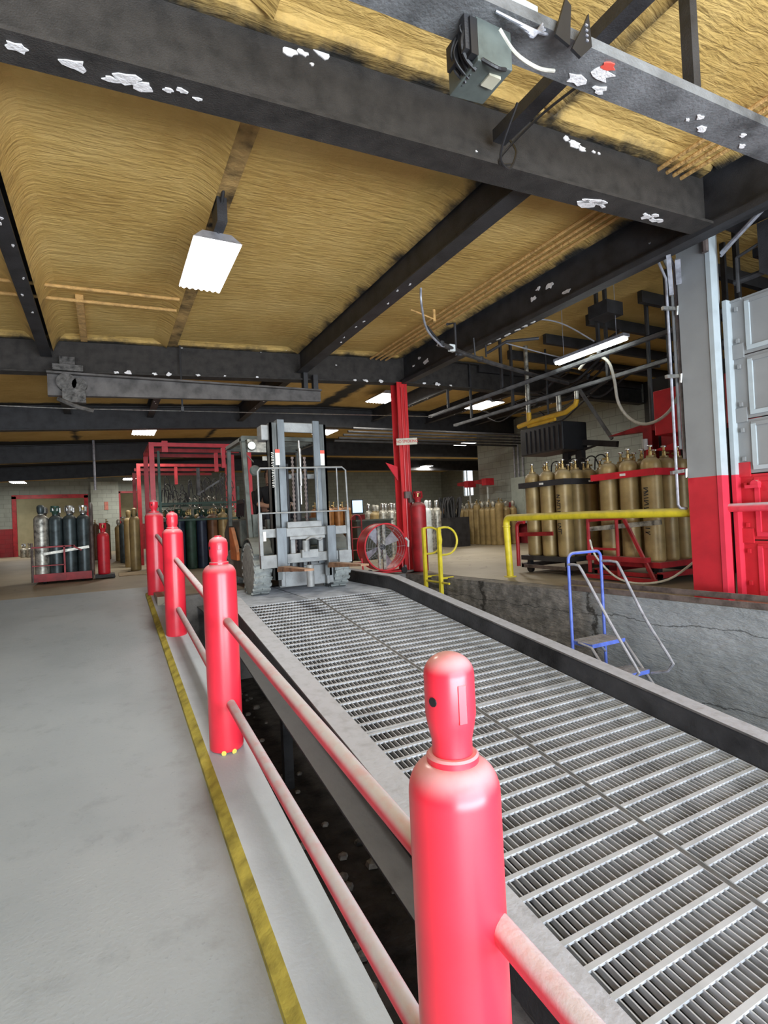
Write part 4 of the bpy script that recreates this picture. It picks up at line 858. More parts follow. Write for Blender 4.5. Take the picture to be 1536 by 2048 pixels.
# ------------------------------------------------------------------ forklift
fl = empty('forklift', (2.35,7.9,0), 'worn grey forklift facing the viewer at the top of the ramp', 'forklift')
def wheel(x0, x1, y, r, name='tyre'):
    mb = MB(); n = 44; prof = []
    w_ = x1-x0
    mb.lathe([(r*.55,0),(r*.93,.004),(r,.03),(r,w_-.03),(r*.93,w_-.004),(r*.55,w_)], n, (x0,y,r), 'x')
    for k in range(n//2):
        a = 2*PI*k/(n/2); c = Vector(((x0+x1)/2, y+r*math.cos(a), r+r*math.sin(a))); t = Vector((0,-math.sin(a),math.cos(a)))
        for s_ in (-1,1):
            p = c+Vector((s_*w_*.25,0,0)); mb.bar(p-Vector((w_*.24,0,0))-t*.012*s_, p+Vector((w_*.24,0,0))+t*.012*s_, .045, .03, 0, tuple((c-Vector((c.x,y,r))).normalized()))
    o = mb.build(name, M_rubber, fl, smooth=False)
    mb = MB(); mb.lathe([(0,.03),(r*.2,.02),(r*.25,.05),(r*.5,.05),(r*.56,.005),(r*.58,w_-.01),(r*.3,w_-.03),(0,w_-.03)], 24, (x0,y,r), 'x')
    for k in range(6):
        a = k*PI/3; mb.tube([(x0+.02,y+r*.34*math.cos(a),r+r*.34*math.sin(a)),(x0+.055,y+r*.34*math.cos(a),r+r*.34*math.sin(a))], .014, 6)
    mb.build('rim', M_rim, o, smooth=True)
wheel(1.68,1.92,7.32,.35); wheel(2.82,3.05,7.32,.35); wheel(1.80,1.98,9.05,.27,'rear_tyre'); wheel(2.75,2.93,9.05,.27,'rear_tyre')
mb = MB(); mb.box((1.95,7.15,.20),(2.80,8.9,.62)); mb.box((1.78,7.75,.16),(2.95,8.75,.60)); mb.box((1.98,7.5,.60),(2.75,8.75,.92)); mb.build('chassis', M_fl, fl, bevel=.02)
mb = MB(); mb.prism([(1.82,8.75,.25),(1.82,9.55,.32),(1.82,9.6,.85),(1.82,9.3,1.05),(1.82,8.35,1.05),(1.82,8.35,.62),(1.82,8.75,.60)], (1.08,0,0)); mb.build('counterweight', M_fl, fl, bevel=.03)
mb = MB(); mb.prism([(1.74,8.78,.93),(1.74,8.62,.93),(1.74,8.26,.55),(1.74,8.26,.42),(1.74,8.72,.42)], (.06,0,0)); mb.prism([(2.92,8.78,.93),(2.92,8.62,.93),(2.92,8.26,.55),(2.92,8.26,.42),(2.92,8.72,.42)], (.06,0,0)); mb.build('side_panel', M_orange, fl, bevel=.01)
mb = MB()
for (x0,x1) in ((1.68,1.95),(2.78,3.05)):
    for i in range(9):
        a0 = math.radians(15+i*15); a1 = math.radians(30+i*15); r = .42
        p = Vector(((x0+x1)/2,7.32+r*math.cos(a0),.35+r*math.sin(a0))); q = Vector(((x0+x1)/2,7.32+r*math.cos(a1),.35+r*math.sin(a1))); mb.bar(p, q, x1-x0, .012, 0, (1,0,0)) if False else mb.hexa([p-Vector(((x1-x0)/2,0,.01)), p+Vector(((x1-x0)/2,0,-.01)), q+Vector(((x1-x0)/2,0,-.01)), q-Vector(((x1-x0)/2,0,.01)), p-Vector(((x1-x0)/2,0,-.01)), p+Vector(((x1-x0)/2,0,.01)), q+Vector(((x1-x0)/2,0,.01)), q-Vector(((x1-x0)/2,0,-.01))])
mb.build('fender', M_fl, fl)
# overhead guard
for x in (1.76, 2.90):
    mb = MB(); mb.bar((x,7.42,.70),(x,7.62,2.12),.06,.09); mb.bar((x,7.62,2.12),(x,7.70,2.19),.06,.08); mb.build('guard_post', M_fl, fl, bevel=.006)
    mb = MB(); mb.bar((x,8.75,.95),(x,8.62,2.14),.06,.07); mb.build('guard_post', M_fl, fl, bevel=.006)
    mb = MB(); mb.bar((x,7.60,2.18),(x,8.70,2.19),.06,.06); mb.build('guard_rail', M_fl, fl, bevel=.006)
mb = MB(); mb.bar((1.74,7.62,2.19),(2.92,7.62,2.19),.06,.06); mb.bar((1.74,8.66,2.17),(2.92,8.66,2.17),.06,.06)
for k in range(7): mb.bar((1.79,7.75+.13*k,2.19),(2.88,7.75+.13*k,2.19),.025,.035)
mb.build('guard_roof', M_fl, fl)
mb = MB(); mb.box((1.80,7.52,1.98),(2.06,7.55,2.16)); mb.box((2.0,7.50,1.86),(2.3,7.53,1.92)); mb.build('lamp_bracket', M_silver, fl)
mb = MB(); mb.lathe([(0,-.03),(.06,-.03),(.065,.0),(.05,.05),(0,.06)], 20, (1.84,7.47,2.06), 'y'); wl = mb.build('work_light', M_fl, fl, smooth=True)
mb = MB(); mb.lathe([(0,-.036),(.05,-.034),(.055,-.028)], 20, (1.84,7.47,2.06), 'y'); mb.build('lens', emit('work_lamp_lens', (.9,.95,.9), 1.0), wl, smooth=True)
mb = MB(); mb.box((1.80,7.42,.55),(1.92,7.52,1.10)); mb.box((2.0,7.40,.62),(2.8,7.55,1.02)); mb.build('cowl', M_fl, fl, bevel=.01)
mb = MB(); mb.box((2.1,8.15,.92),(2.6,8.6,1.02)); mb.prism([(2.1,8.5,1.0),(2.6,8.5,1.0),(2.6,8.62,1.5),(2.1,8.62,1.5)],(0,.08,0)); mb.build('seat', M_blackplastic, fl, bevel=.02)
mb = MB(); mb.tube([(2.33,7.55,1.0),(2.33,7.78,1.18)], .03, 8); mb.tube(arc((2.33,7.8,1.2), .16, 0, 360, (1,0,0), (0,.5,.85), 24), .014, 8); mb.build('steering_wheel', M_blackplastic, fl, smooth=True)
mb = MB()
for k in range(12): mb.tube([(1.80,7.95+.045*k,1.08+.012*(k%3)),(1.80,7.85+.045*k,1.32)], .008, 5)
mb.box((1.79,7.9,1.28),(1.83,8.35,1.34)); mb.build('side_hoses', M_blackplastic, fl)
# mast
mast = [(1.93,2.13),(2.51,2.71)]
for i, (x0, x1) in enumerate(mast):
    mb = MB(); 
    if i == 0: mb.box((x0,6.84,.22),(x0+.03,7.02,2.28)); mb.box((x0,6.84,.22),(x0+.09,6.87,2.28)); mb.box((x0,6.99,.22),(x0+.09,7.02,2.28))
    else: mb.box((x1-.03,6.84,.22),(x1,7.02,2.28)); mb.box((x1-.09,6.84,.22),(x1,6.87,2.28)); mb.box((x1-.09,6.99,.22),(x1,7.02,2.28))
    mb.build('outer_mast_rail', M_mast, fl)
    mb = MB()
    if i == 0: mb.box((x0+.10,6.82,.40),(x0+.19,6.85,2.32)); mb.box((x0+.10,6.85,.40),(x0+.125,6.98,2.32))
    else: mb.box((x1-.19,6.82,.40),(x1-.10,6.85,2.32)); mb.box((x1-.125,6.85,.40),(x1-.10,6.98,2.32))
    mb.build('inner_mast_rail', M_mastblue, fl)
mb = MB(); mb.box((2.10,6.84,2.16),(2.54,6.88,2.29)); mb.box((1.84,6.92,2.06),(2.0,7.14,2.26)); mb.box((1.95,7.0,1.55),(2.69,7.04,1.62)); mb.box((1.95,7.0,.35),(2.69,7.04,.45)); mb.build('mast_crosshead', M_carr, fl, bevel=.01)
mb = MB(); mb.tube([(2.30,6.93,.3),(2.30,6.93,1.62)], .042, 14); mb.tube([(2.18,6.96,.3),(2.18,6.96,1.75)], .018, 8); mb.tube([(2.44,6.96,.3),(2.44,6.96,1.75)], .022, 8); mb.build('lift_cylinder', M_black, fl, smooth=True)
mb = MB(); mb.tube([(2.34,6.90,1.2),(2.34,6.90,2.06)], .016, 10); mb.tube([(2.34,6.88,1.45),(2.34,6.88,1.95)], .022, 10); mb.build('chrome_rod', M_chrome, fl, smooth=True)
for cx_ in (2.235, 2.405):
    mb = MB()
    for k in range(46): z = .55+.028*k; mb.box((cx_-.010-.008*(k%2),6.885,z),(cx_+.010+.008*(k%2),6.90,z+.028))
    mb.build('lift_chain', M_track, fl, split=False)
mb = MB()
for x in (1.985, 2.615): mb.box((x,6.818 if x<2 else 6.835,1.72),(x+.06,6.822 if x<2 else 6.842,1.88))
mb.build('warning_sticker', M_paper, fl)
mb = MB()
for x in (1.985, 2.615): mb.box((x,6.814 if x<2 else 6.831,1.88),(x+.06,6.822 if x<2 else 6.842,1.925))
mb.build('warning_sticker', M_stickred, fl)
mb = MB(); random.seed(11)
for k in range(11):
    z = 1.86-.043*k; x = 1.935
    mb.box((x,6.832,z),(x+.032,6.838,z+.006)); mb.box((x,6.832,z+.02),(x+.032,6.838,z+.028)); 
    if k % 2: mb.box((x,6.832,z),(x+.008,6.838,z+.028))
    else: mb.box((x+.022,6.832,z),(x+.032,6.838,z+.028))
mb.build('mast_lettering', M_paper, fl)
# carriage
mb = MB(); mb.box((1.70,6.66,.78),(2.88,6.72,.89)); mb.box((1.70,6.66,.44),(2.88,6.72,.56)); mb.box((2.10,6.68,.56),(2.16,6.74,.78)); mb.box((2.48,6.68,.56),(2.54,6.74,.78)); mb.box((2.08,6.64,.74),(2.56,6.67,.78)); mb.box((2.08,6.72,.89),(2.55,6.76,.97)); mb.build('carriage', M_carr, fl, bevel=.005)
mb = MB(); mb.box((2.22,6.60,.50),(2.44,6.68,.60)); mb.tube([(2.28,6.62,.58),(2.28,6.62,.72)], .045, 12); mb.tube(smooth_path([(2.28,6.60,.72),(2.36,6.58,.76),(2.46,6.58,.72),(2.5,6.60,.74)]), .012, 8); mb.tube([(2.33,6.64,.12),(2.33,6.64,.40)], .05, 12); mb.build('side_shift_cylinder', M_carr, fl, smooth=True)
for x0, x1 in ((1.69,1.73),(2.88,2.92)):
    mb = MB(); mb.box((x0,6.64,.40),(x1,6.70,1.09)); mb.box((x0,6.62,.40),(x1+.16 if x0<2 else x1,6.66,.56)) if x0 < 2 else mb.box((x0-.14,6.62,.40),(x1,6.66,.56)); mb.build('backrest_upright', M_carr, fl)
mb = MB(); mb.tube([(1.69,6.66,1.09),(2.92,6.66,1.09)], .010, 8)
mb.tube([(1.71,6.68,1.09),(1.71,6.68,1.62),(1.74,6.68,1.66),(2.86,6.68,1.68),(2.91,6.68,1.64),(2.92,6.68,1.09)], .012, 8)
for x in (1.93,2.23,2.50,2.78): mb.tube([(x,6.68,1.09),(x,6.68,1.67)], .009, 6)
mb.build('load_backrest', M_carr, fl)
for x0, x1 in ((1.89,2.02),(2.57,2.69)):
    mb = MB(); mb.box((x0,6.58,.38),(x1,6.63,.90)); fk = mb.build('fork', M_mastblue, fl, bevel=.006)
    mb = MB(); mb.hexa([(x0+.01,5.60,.420),(x1-.01,5.60,.420),(x1,6.63,.345),(x0,6.63,.345),(x0+.01,5.60,.442),(x1-.01,5.60,.442),(x1,6.63,.415),(x0,6.63,.415)]); mb.build('tine', M_rust, fk)
mb = MB(); mb.box((2.02,6.98,.10),(2.79,7.05,.37)); mb.box((2.02,6.9,.12),(2.08,7.0,.34)); mb.box((2.66,6.9,.10),(2.70,7.0,.40)); mb.build('axle_plate', M_carr, fl, bevel=.01)
mb = MB(); mb.box((1.733,6.636,.74),(1.77,6.642,.86)); mb.build('white_plate', M_paper, fl)
mb = MB(); mb.tube([(1.74,7.0,1.78),(1.74,7.3,1.9)], .008, 6); mb.lathe([(0,-.01),(.06,-.01),(.08,.01),(0,.03)], 16, (1.90,7.55,1.72), 'y'); mb.build('mirror', M_fl, fl, smooth=True)
# ------------------------------------------------------------------ driver
def skin_figure(name, verts, edges, radii, mat_, parent, root=0, sub=2):
    me = bpy.data.meshes.new(name); me.from_pydata(verts, edges, []); me.materials.append(mat_)
    o = bpy.data.objects.new(name, me); COL.objects.link(o); o.parent = parent
    s = o.modifiers.new('skin', 'SKIN'); s.use_smooth_shade = True
    for i, r in enumerate(radii):
        me.skin_vertices[0].data[i].radius = r if isinstance(r, tuple) else (r, r)
    me.skin_vertices[0].data[root].use_root = True
    b = o.modifiers.new('sub', 'SUBSURF'); b.levels = sub; b.render_levels = sub
    return o
pr = empty('person', (2.35,8.32,1.02), 'person in a black top driving the forklift, one forearm reaching for the wheel', 'person')
# local coordinates, facing -Y, seated; leaning a little to the left of the picture
V = [(0,0,.08),(0,.02,.24),(-.03,0,.42),(-.04,-.03,.52),(-.045,-.05,.60),(-.045,-.06,.70),      # pelvis..head base
     (-.21,-.02,.46),(-.30,-.16,.26),(-.20,-.40,.20),(-.13,-.50,.22),                      # arm on picture left
     (.15,-.02,.46),(.26,-.14,.24),(.16,-.38,.18),(.08,-.47,.22),
     (-.11,-.02,.02),(-.15,-.42,.06),(-.15,-.50,-.32),(-.15,-.62,-.36),
     (.11,-.02,.02),(.15,-.42,.06),(.15,-.50,-.32),(.15,-.62,-.36)]
E_ = [(0,1),(1,2),(2,3),(3,4),(4,5),(2,6),(6,7),(7,8),(8,9),(2,10),(10,11),(11,12),(12,13),(0,14),(14,15),(15,16),(16,17),(0,18),(18,19),(19,20),(20,21)]
Rr = [(.16,.12),(.15,.11),(.16,.10),.055,.075,.085,.06,.048,.036,.028,.06,.048,.036,.028,.09,.07,.05,.04,.09,.07,.05,.04]
body = skin_figure('body', V, E_, Rr, M_skin, pr)
VT = V[:3]+[V[3]]+[V[6],V[7],(-.27,-.24,.245)]+[V[10],V[11],(.23,-.22,.225)]
sh = skin_figure('shirt', VT, [(0,1),(1,2),(2,3),(2,4),(4,5),(5,6),(2,7),(7,8),(8,9)], [(.175,.135),(.168,.128),(.178,.118),.065,.075,.064,.058,.075,.064,.058], M_shirt, pr)
VP = [V[0],V[14],V[15],V[16],V[18],V[19],V[20]]
skin_figure('trousers', VP, [(0,1),(1,2),(2,3),(0,4),(4,5),(5,6)], [(.178,.14),.105,.085,.062,.105,.085,.062], M_jean, pr)
mb = MB(); mb.lathe([(0,-.125),(.05,-.115),(.072,-.07),(.08,0),(.078,.05),(.06,.10),(.03,.12),(0,.125)], 20, (-.045,-.07,.68)); mb.build('head', M_skin, pr, smooth=True, local=True)
mb = MB(); mb.lathe([(.082,-.02),(.086,.02),(.083,.06),(.064,.108),(.03,.13),(0,.134)], 20, (-.045,-.055,.68)); mb.build('hair', M_hair, pr, smooth=True, local=True)
mb = MB(); mb.prism([(-.045,-.145,.71),(-.06,-.150,.66),(-.03,-.150,.66)],(0,-.02,0)); mb.box((-.066,-.148,.628),(-.024,-.142,.636)); mb.build('nose', M_skin, pr, local=True)
mb = MB(); mb.box((-.079,-.147,.700),(-.061,-.140,.708)); mb.box((-.029,-.147,.700),(-.011,-.140,.708)); mb.build('eye', M_blackplastic, pr, local=True)
for s_, hx, hy, hz in ((-1,-.13,-.50,.22),(1,.08,-.47,.22)):
    hv = [(hx,hy,hz),(hx-.0,hy-.05,hz+.0)]; he = [(0,1)]; hr = [(.03,.016),(.038,.014)]
    for f in range(4):
        bx = hx+(-.027+.018*f); L_ = [.030,.034,.032,.025][f]; i0 = len(hv)
        hv += [(bx,hy-.075,hz+.003),(bx,hy-.075-L_,hz-.012),(bx,hy-.075-L_*1.05,hz-.012-L_)]; he += [(1,i0),(i0,i0+1),(i0+1,i0+2)]; hr += [.009,.0085,.0075]
    i0 = len(hv); hv += [(hx-s_*.035,hy-.03,hz-.01),(hx-s_*.045,hy-.06,hz-.025)]; he += [(0,i0),(i0,i0+1)]; hr += [.011,.009]
    skin_figure('hand', hv, he, hr, M_skin, pr, 0, 1)
# ------------------------------------------------------------------ left cylinder cage
o = empty('cylinder_cage', (-.75,12.5,0), 'dark red framed cylinder cage cart on the far left floor', 'cart')
mb = MB(); mb.box((-1.28,12.2,.05),(-.26,13.1,.12)); mb.box((-1.28,12.17,.05),(-.26,12.20,.20)); mb.build('base', M_redfar, o)
mb = MB(); mb.tube([(-1.28,12.18,.05),(-1.28,12.18,.80)], .022, 8); mb.tube([(-.27,12.18,.05),(-.27,12.18,1.35)]+[tuple(p) for p in arc((-.27,12.38,1.35),.2,180,90,(0,1,0),(0,0,1),6)]+[(-.27,13.0,1.55),(-.27,13.08,1.4),(-.27,13.08,.05)], .022, 8); mb.tube([(-1.28,13.08,.05),(-1.28,13.08,1.2)], .022, 8); mb.build('post', M_track, o, smooth=True)
mb = MB(); mb.box((-1.28,12.15,.70),(-.56,12.17,.73)); mb.box((-1.28,12.15,.35),(-.75,12.17,.37)); mb.box((-.76,12.15,.05),(-.73,12.17,.72)); mb.bar((-.62,12.16,.72),(-.45,12.16,.62),.02,.03); mb.box((-1.28,13.08,.70),(-.27,13.1,.73)); mb.build('rail', M_redfar, o)
mb = MB(); mb.bar((-1.1,12.16,.58),(-.32,12.16,.68),.015,.05); mb.build('strap', M_silver, o)
for (x,y) in ((-1.1,12.4),(-.45,12.4)):
    mb = MB(); mb.tube([(x-.03,y,.05),(x+.03,y,.05)], .05, 12); mb.build('caster', M_blackplastic, o)
for i, x in enumerate((-1.13,-.89,-.65,-.41)):
    for j, y in enumerate((12.34,12.62,12.90)):
        if i == 0 and j == 0: put('scuff', (x,y,.12), 'scuffed pale silver gas cylinder at the front left of the far left cage', None)
        elif j == 0: put('slate' if i == 1 else 'slatew', (x,y,.12), ['','dark slate gas cylinder with green guard beside the scuffed pale one in the cage','middle dark slate gas cylinder in the front row of the cage','rightmost dark slate gas cylinder in the front row of the cage'][i], None)
        else: put('slatew', (x,y,.12), 'gas cylinder behind the front row in the far left cage', 'rear cylinders in the far left cage')
mb = MB(); mb.box((-.24,12.3,.03),(.12,12.75,.09)); mb.tube([(.10,12.4,.03),(.10,12.5,.03)], .03, 10); mono(mb, 'dolly_plate', M_black, 'low dark platform dolly under the short red cylinder', 'dolly')
put('red', (-.07,12.5,.09), 'short bright red gas cylinder on a low dolly beside the cage', None, rz=.5)
mb = MB(); mb.box((.2,12.6,0),(1.1,13.6,.012)); mono(mb, 'cardboard_sheet', mat('tan_cardboard', (.36,.28,.18), .9), 'flat tan sheet lying on the floor behind the farthest red post', 'sheet')
put('goldcap', (.60,14.2,0), 'tall gold gas cylinder standing alone left of the farthest red post', None)
for i, (x, y, k) in enumerate([(.52,15.6,'goldcap'),(.62,16.7,'golds'),(.45,18.0,'slatew'),(.35,19.5,'golds'),(.0,21.0,'brown'),(-.35,21.4,'brown')]):
    put(k, (x,y,0), 'gas cylinder in the receding row left of the red gantry', 'receding row left of the gantry')
for x, y in ((.62,14.6),(.95,14.3),(.98,13.7)): put('navy', (x,y,0), 'dark blue gas cylinder beside the lone gold one', 'dark cylinders by the lone gold cylinder')
for x, y in ((-3.25,28.2),(-3.0,28.0),(-4.3,28.4)): put('small', (x,y,0), 'small squat pale tank on the floor by the far left wall', 'squat tanks by the far left wall')
for x, y in ((-1.55,21.5),(-2.7,29.2)): put('brown', (x,y,0), 'brown gas cylinder near the wide far doorway', 'brown cylinders near the far doorway')
mb = MB(); mb.box((-.05,29.83,2.05),(.12,29.86,2.45)); o = mono(mb, 'wall_sign', mat('pink_notice', (.55,.20,.16), .7), 'small red notice on the pale far pier', 'sign')
# ------------------------------------------------------------------ red gantry and manifold rack
o = empty('red_gantry', (1.0,12.4,0), 'nearer red steel gantry frame over the cylinder manifold rack', 'gantry')
mb = MB(); mb.box((.86,12.36,0),(.96,12.46,2.82)); mb.box((.86,14.2,0),(.96,14.3,2.82)); mb.build('post', M_redfarb, o)
for y in (12.41,13.3,14.25):
    mb = MB(); mb.box((.86,y-.04,2.74),(2.95,y+.04,2.82)); mb.build('crossbar', M_redfarb if y < 13 else M_redfar, o)
mb = MB(); mb.box((.86,12.4,2.74),(.96,14.3,2.82)); mb.box((2.37,12.38,2.28),(2.45,12.46,2.76)); mb.box((2.37,13.28,2.28),(2.45,13.34,2.76)); mb.box((1.12,12.38,2.62),(1.24,12.46,2.86)); mb.box((2.95,12.36,0),(3.03,12.46,2.82)); mb.box((2.95,14.2,0),(3.03,14.3,2.82)); mb.build('drop_bar', M_redfarb, o)
mb = MB(); mb.box((1.02,12.38,0),(1.07,12.44,2.64)); mb.build('green_post', M_green, o)
o = empty('red_gantry', (.85,16,0), 'farther red steel gantry frame behind the nearer one', 'gantry')
mb = MB(); mb.box((.78,16,0),(.88,16.1,2.78)); mb.box((.78,18.6,0),(.88,18.7,2.78)); mb.build('post', M_redfar, o)
for y in (16.05,17.3,18.65):
    mb = MB(); mb.box((.78,y-.04,2.70),(3.2,y+.04,2.78)); mb.build('crossbar', M_redfar, o)
mb = MB(); mb.box((1.75,16.02,2.2),(1.83,16.1,2.72)); mb.box((3.15,16,0),(3.23,16.1,2.78)); mb.build('drop_bar', M_redfar, o)
o = empty('manifold_rack', (2,13.2,0), 'dark green filling rack crowded with valves and looped hoses', 'rack')
mb = MB()
for z in (1.12,1.50): mb.box((1.08,12.95,z),(2.85,13.0,z+.045)); mb.box((1.08,14.3,z),(2.85,14.35,z+.045))
mb.box((1.08,12.95,0),(1.12,13.0,1.9)); mb.box((2.80,12.95,0),(2.85,13.0,1.9)); mb.box((1.08,14.3,0),(1.12,14.35,1.9)); mb.build('frame', M_green, o)
random.seed(21)
mb = MB()
for k in range(52):
    x = random.uniform(1.15,2.8); y = random.uniform(12.9,14.0); z = random.uniform(1.5,1.95); h = random.uniform(.08,.3); w_ = random.uniform(.05,.16)
    mb.tube(smooth_path([(x,y,z-.1),(x+w_*.2,y,z+h),(x+w_,y+.05,z+h*.9),(x+w_*1.3,y+.05,z)],4), .010, 5)
mb.build('pigtail_hose', M_black, o)
mb = MB()
for k in range(60):
    x = random.uniform(1.12,2.8); z = random.choice([1.32,1.38,1.44,1.58,1.64]); y = random.uniform(12.88,13.0)
    mb.tube([(x,y,z),(x+random.uniform(-.05,.05),y-.02,z+random.uniform(.02,.06))], .014, 6)
mb.build('valve_row', M_chrome, o)
mb = MB(); mb.bar((1.9,13.0,1.72),(2.5,13.0,2.10),.03,.04); mb.tube([(1.95,13.1,1.7),(1.95,13.1,2.35)], .04, 8); mb.build('manifold_arm', M_greysteel, o)
ks = ['navy','slate','green','navy','brown','gold','green']
for j in range(4):
    for i in range(7): put(ks[(i+j*2) % 7] if j else ['slate','navy','green','navy','brown','gold','gold'][i], (1.26+.245*i,13.2+.30*j,0), 'gas cylinder standing in the dark green filling rack', 'cylinders in the green filling rack')
for i in range(6): put('brown' if i % 2 else 'navy', (1.3+.3*i,16.6,0), 'gas cylinder under the farther red gantry', 'cylinders under the farther gantry')
# ------------------------------------------------------------------ middle background
for i in range(10): put('silver' if i % 3 else 'golds', (6.25+.26*(i % 5),12.6+.32*(i//5),0), 'silver capped gas cylinder in the group behind the drum fan', 'silver group behind the drum fan')
for i in range(2): put('silver', (6.9+.25*i,13.4,0), 'silver capped gas cylinder in the group behind the drum fan', 'silver group behind the drum fan')
for i in range(8): put('copper', (4.55+.24*(i % 4),12.1+.3*(i//4),0), 'orange brown gas cylinder seen right of the forklift mast', 'orange brown group right of the mast')
for x in (7.08,7.24): put('white', (x,11.9-2*(x-7.08),0), 'white gas cylinder just right of the tall dark red one', 'white pair right of the column')
for x in (7.42,7.62): put('silver', (x,11.7,0), 'pale scuffed gas cylinder right of the white pair', 'pale pair right of the white pair')
o = empty('computer_terminal', (5.4,11.6,0), 'blue lit screen on a dark bench right of the forklift', 'monitor')
mb = MB(); mb.box((5.15,11.55,1.10),(5.45,11.59,1.44)); mb.build('bezel', M_blackplastic, o)
mb = MB(); mb.box((5.17,11.545,1.13),(5.43,11.55,1.42)); mb.build('screen', M_screen, o)
mb = MB(); mb.box((5.27,11.59,.96),(5.33,11.62,1.2)); mb.build('stand', M_blackplastic, o)
mb = MB(); mb.box((5.2,11.4,.02),(6.1,12.0,.92)); mb.box((5.15,11.35,.92),(6.15,12.05,.96)); mono(mb, 'work_bench', mat('grey_green_bench', (.07,.08,.07), .6), 'low grey green bench behind the drum fan', 'bench')
o = empty('hand_truck', (4.75,10.6,0), 'red hand truck standing right of the forklift', 'hand truck')
mb = MB(); mb.tube([(4.7,10.6,.1),(4.7,10.6,.95)]+[tuple(p) for p in arc((4.82,10.6,.95),.12,180,0,(1,0,0),(0,0,1),8)]+[(4.94,10.6,.1)], .016, 8); 
for z in (.3,.55,.8): mb.tube([(4.7,10.6,z),(4.94,10.6,z)], .012, 6)
mb.box((4.68,10.45,.02),(4.96,10.6,.04)); mb.build('frame', M_redfar, o)
for x in (4.66,4.98): 
    mb = MB(); mb.tube([(x-.02,10.66,.1),(x+.02,10.66,.1)], .1, 14); mb.build('wheel', M_blackplastic, o)
# right gold group by the wall
for j in range(8):
    for i in range(3): put('golds' if (i+j) % 4 else 'gold', (10.55+.27*i,12.75+.27*j,0), 'gold gas cylinder in the block standing against the right wall', 'gold block against the right wall')
for j in range(2): put('smallblue', (10.25,14.15+.22*j,0), 'small grey gas cylinder in front of the gold block by the wall', 'small pair before the gold block')
put('silver', (10.3,14.75,0), 'pale gas cylinder at the left end of the gold block', None)
for j in range(3):
    for i in range(5): put('brown' if (i+j) % 3 == 0 else 'golds', (12.0+.5*i,17.6+.5*j,0), 'gas cylinder in the farther brown and gold group below the window', 'farther group below the window')
o = empty('cylinder_cage', (11.2,16.8,0), 'dark brown low cage cart left of the gold block', 'cart')
mb = MB(); mb.box((11.0,16.6,.05),(12.4,17.2,.12))
for x in (11.0,11.7,12.36): mb.box((x,16.6,.12),(x+.04,16.64,.75))
mb.box((11.05,16.65,0),(11.15,16.75,.05)); mb.box((12.25,16.65,0),(12.35,16.75,.05)); mb.box((11.05,17.05,0),(11.15,17.15,.05))
for z in (.4,.72): mb.box((11.0,16.6,z),(12.4,16.63,z+.03))
mb.build('frame', mat('brown_cage_steel', (.09,.04,.03), .6), o)
for x, y, lb in ((10.9,14.7,'left'),(10.9,13.75,'right')):
    o = empty('hose_reel_box', (x,y,0), lb+' of the two pink red boxes on white poles above the gold block', 'box', 'red boxes on poles')
    mb = MB(); mb.box((x-.1,y-.12,1.88),(x+.22,y+.10,2.10)); mb.build('box', M_redfarb, o)
    mb = MB(); mb.prism([(x-.1,y+.10,2.08),(x-.1,y+.10,1.92),(x-.1,y+.5,1.97),(x-.1,y+.5,2.07)],(.05,0,0)); mb.build('arm', M_redfar, o)
    mb = MB(); mb.tube([(x+.05,y,0),(x+.05,y,1.88)], .03, 8); mb.build('pole', M_white, o)
mb = MB(); random.seed(4)
for k in range(14):
    x0 = random.uniform(9.2,9.8); y0 = random.uniform(13.4,14.0); mb.tube(smooth_path([(x0,y0,.6),(x0+random.uniform(-.2,.2),y0,1.3),(x0+random.uniform(-.2,.2),y0,1.5),(x0+random.uniform(-.2,.3),y0,.9)],4), .03, 6)
mb.box((9.2,13.4,0),(9.9,14.0,.9)); mono(mb, 'hose_pile', M_black, 'dark heap of hoses on a crate left of the gold block', 'hoses')
o = empty('panelboard', (11.45,12.8,.7), 'tall grey electrical panelboard on the right wall left of the gold carts', 'electrical panel')
mb = MB(); mb.box((11.355,12.48,.62),(11.495,13.1,2.05)); mb.build('enclosure', M_panelgrey, o, bevel=.01)
mb = MB(); mb.box((11.343,12.52,.66),(11.352,13.06,2.01)); mb.box((11.33,12.56,1.3),(11.343,12.60,1.42)); mb.build('door', M_panelgrey, o)
mb = MB()
for y in (12.6,12.8,12.98): mb.tube([(11.44,y,2.04),(11.44,y,3.36)], .03, 8)
mb.build('conduit', M_tubegrey, o)
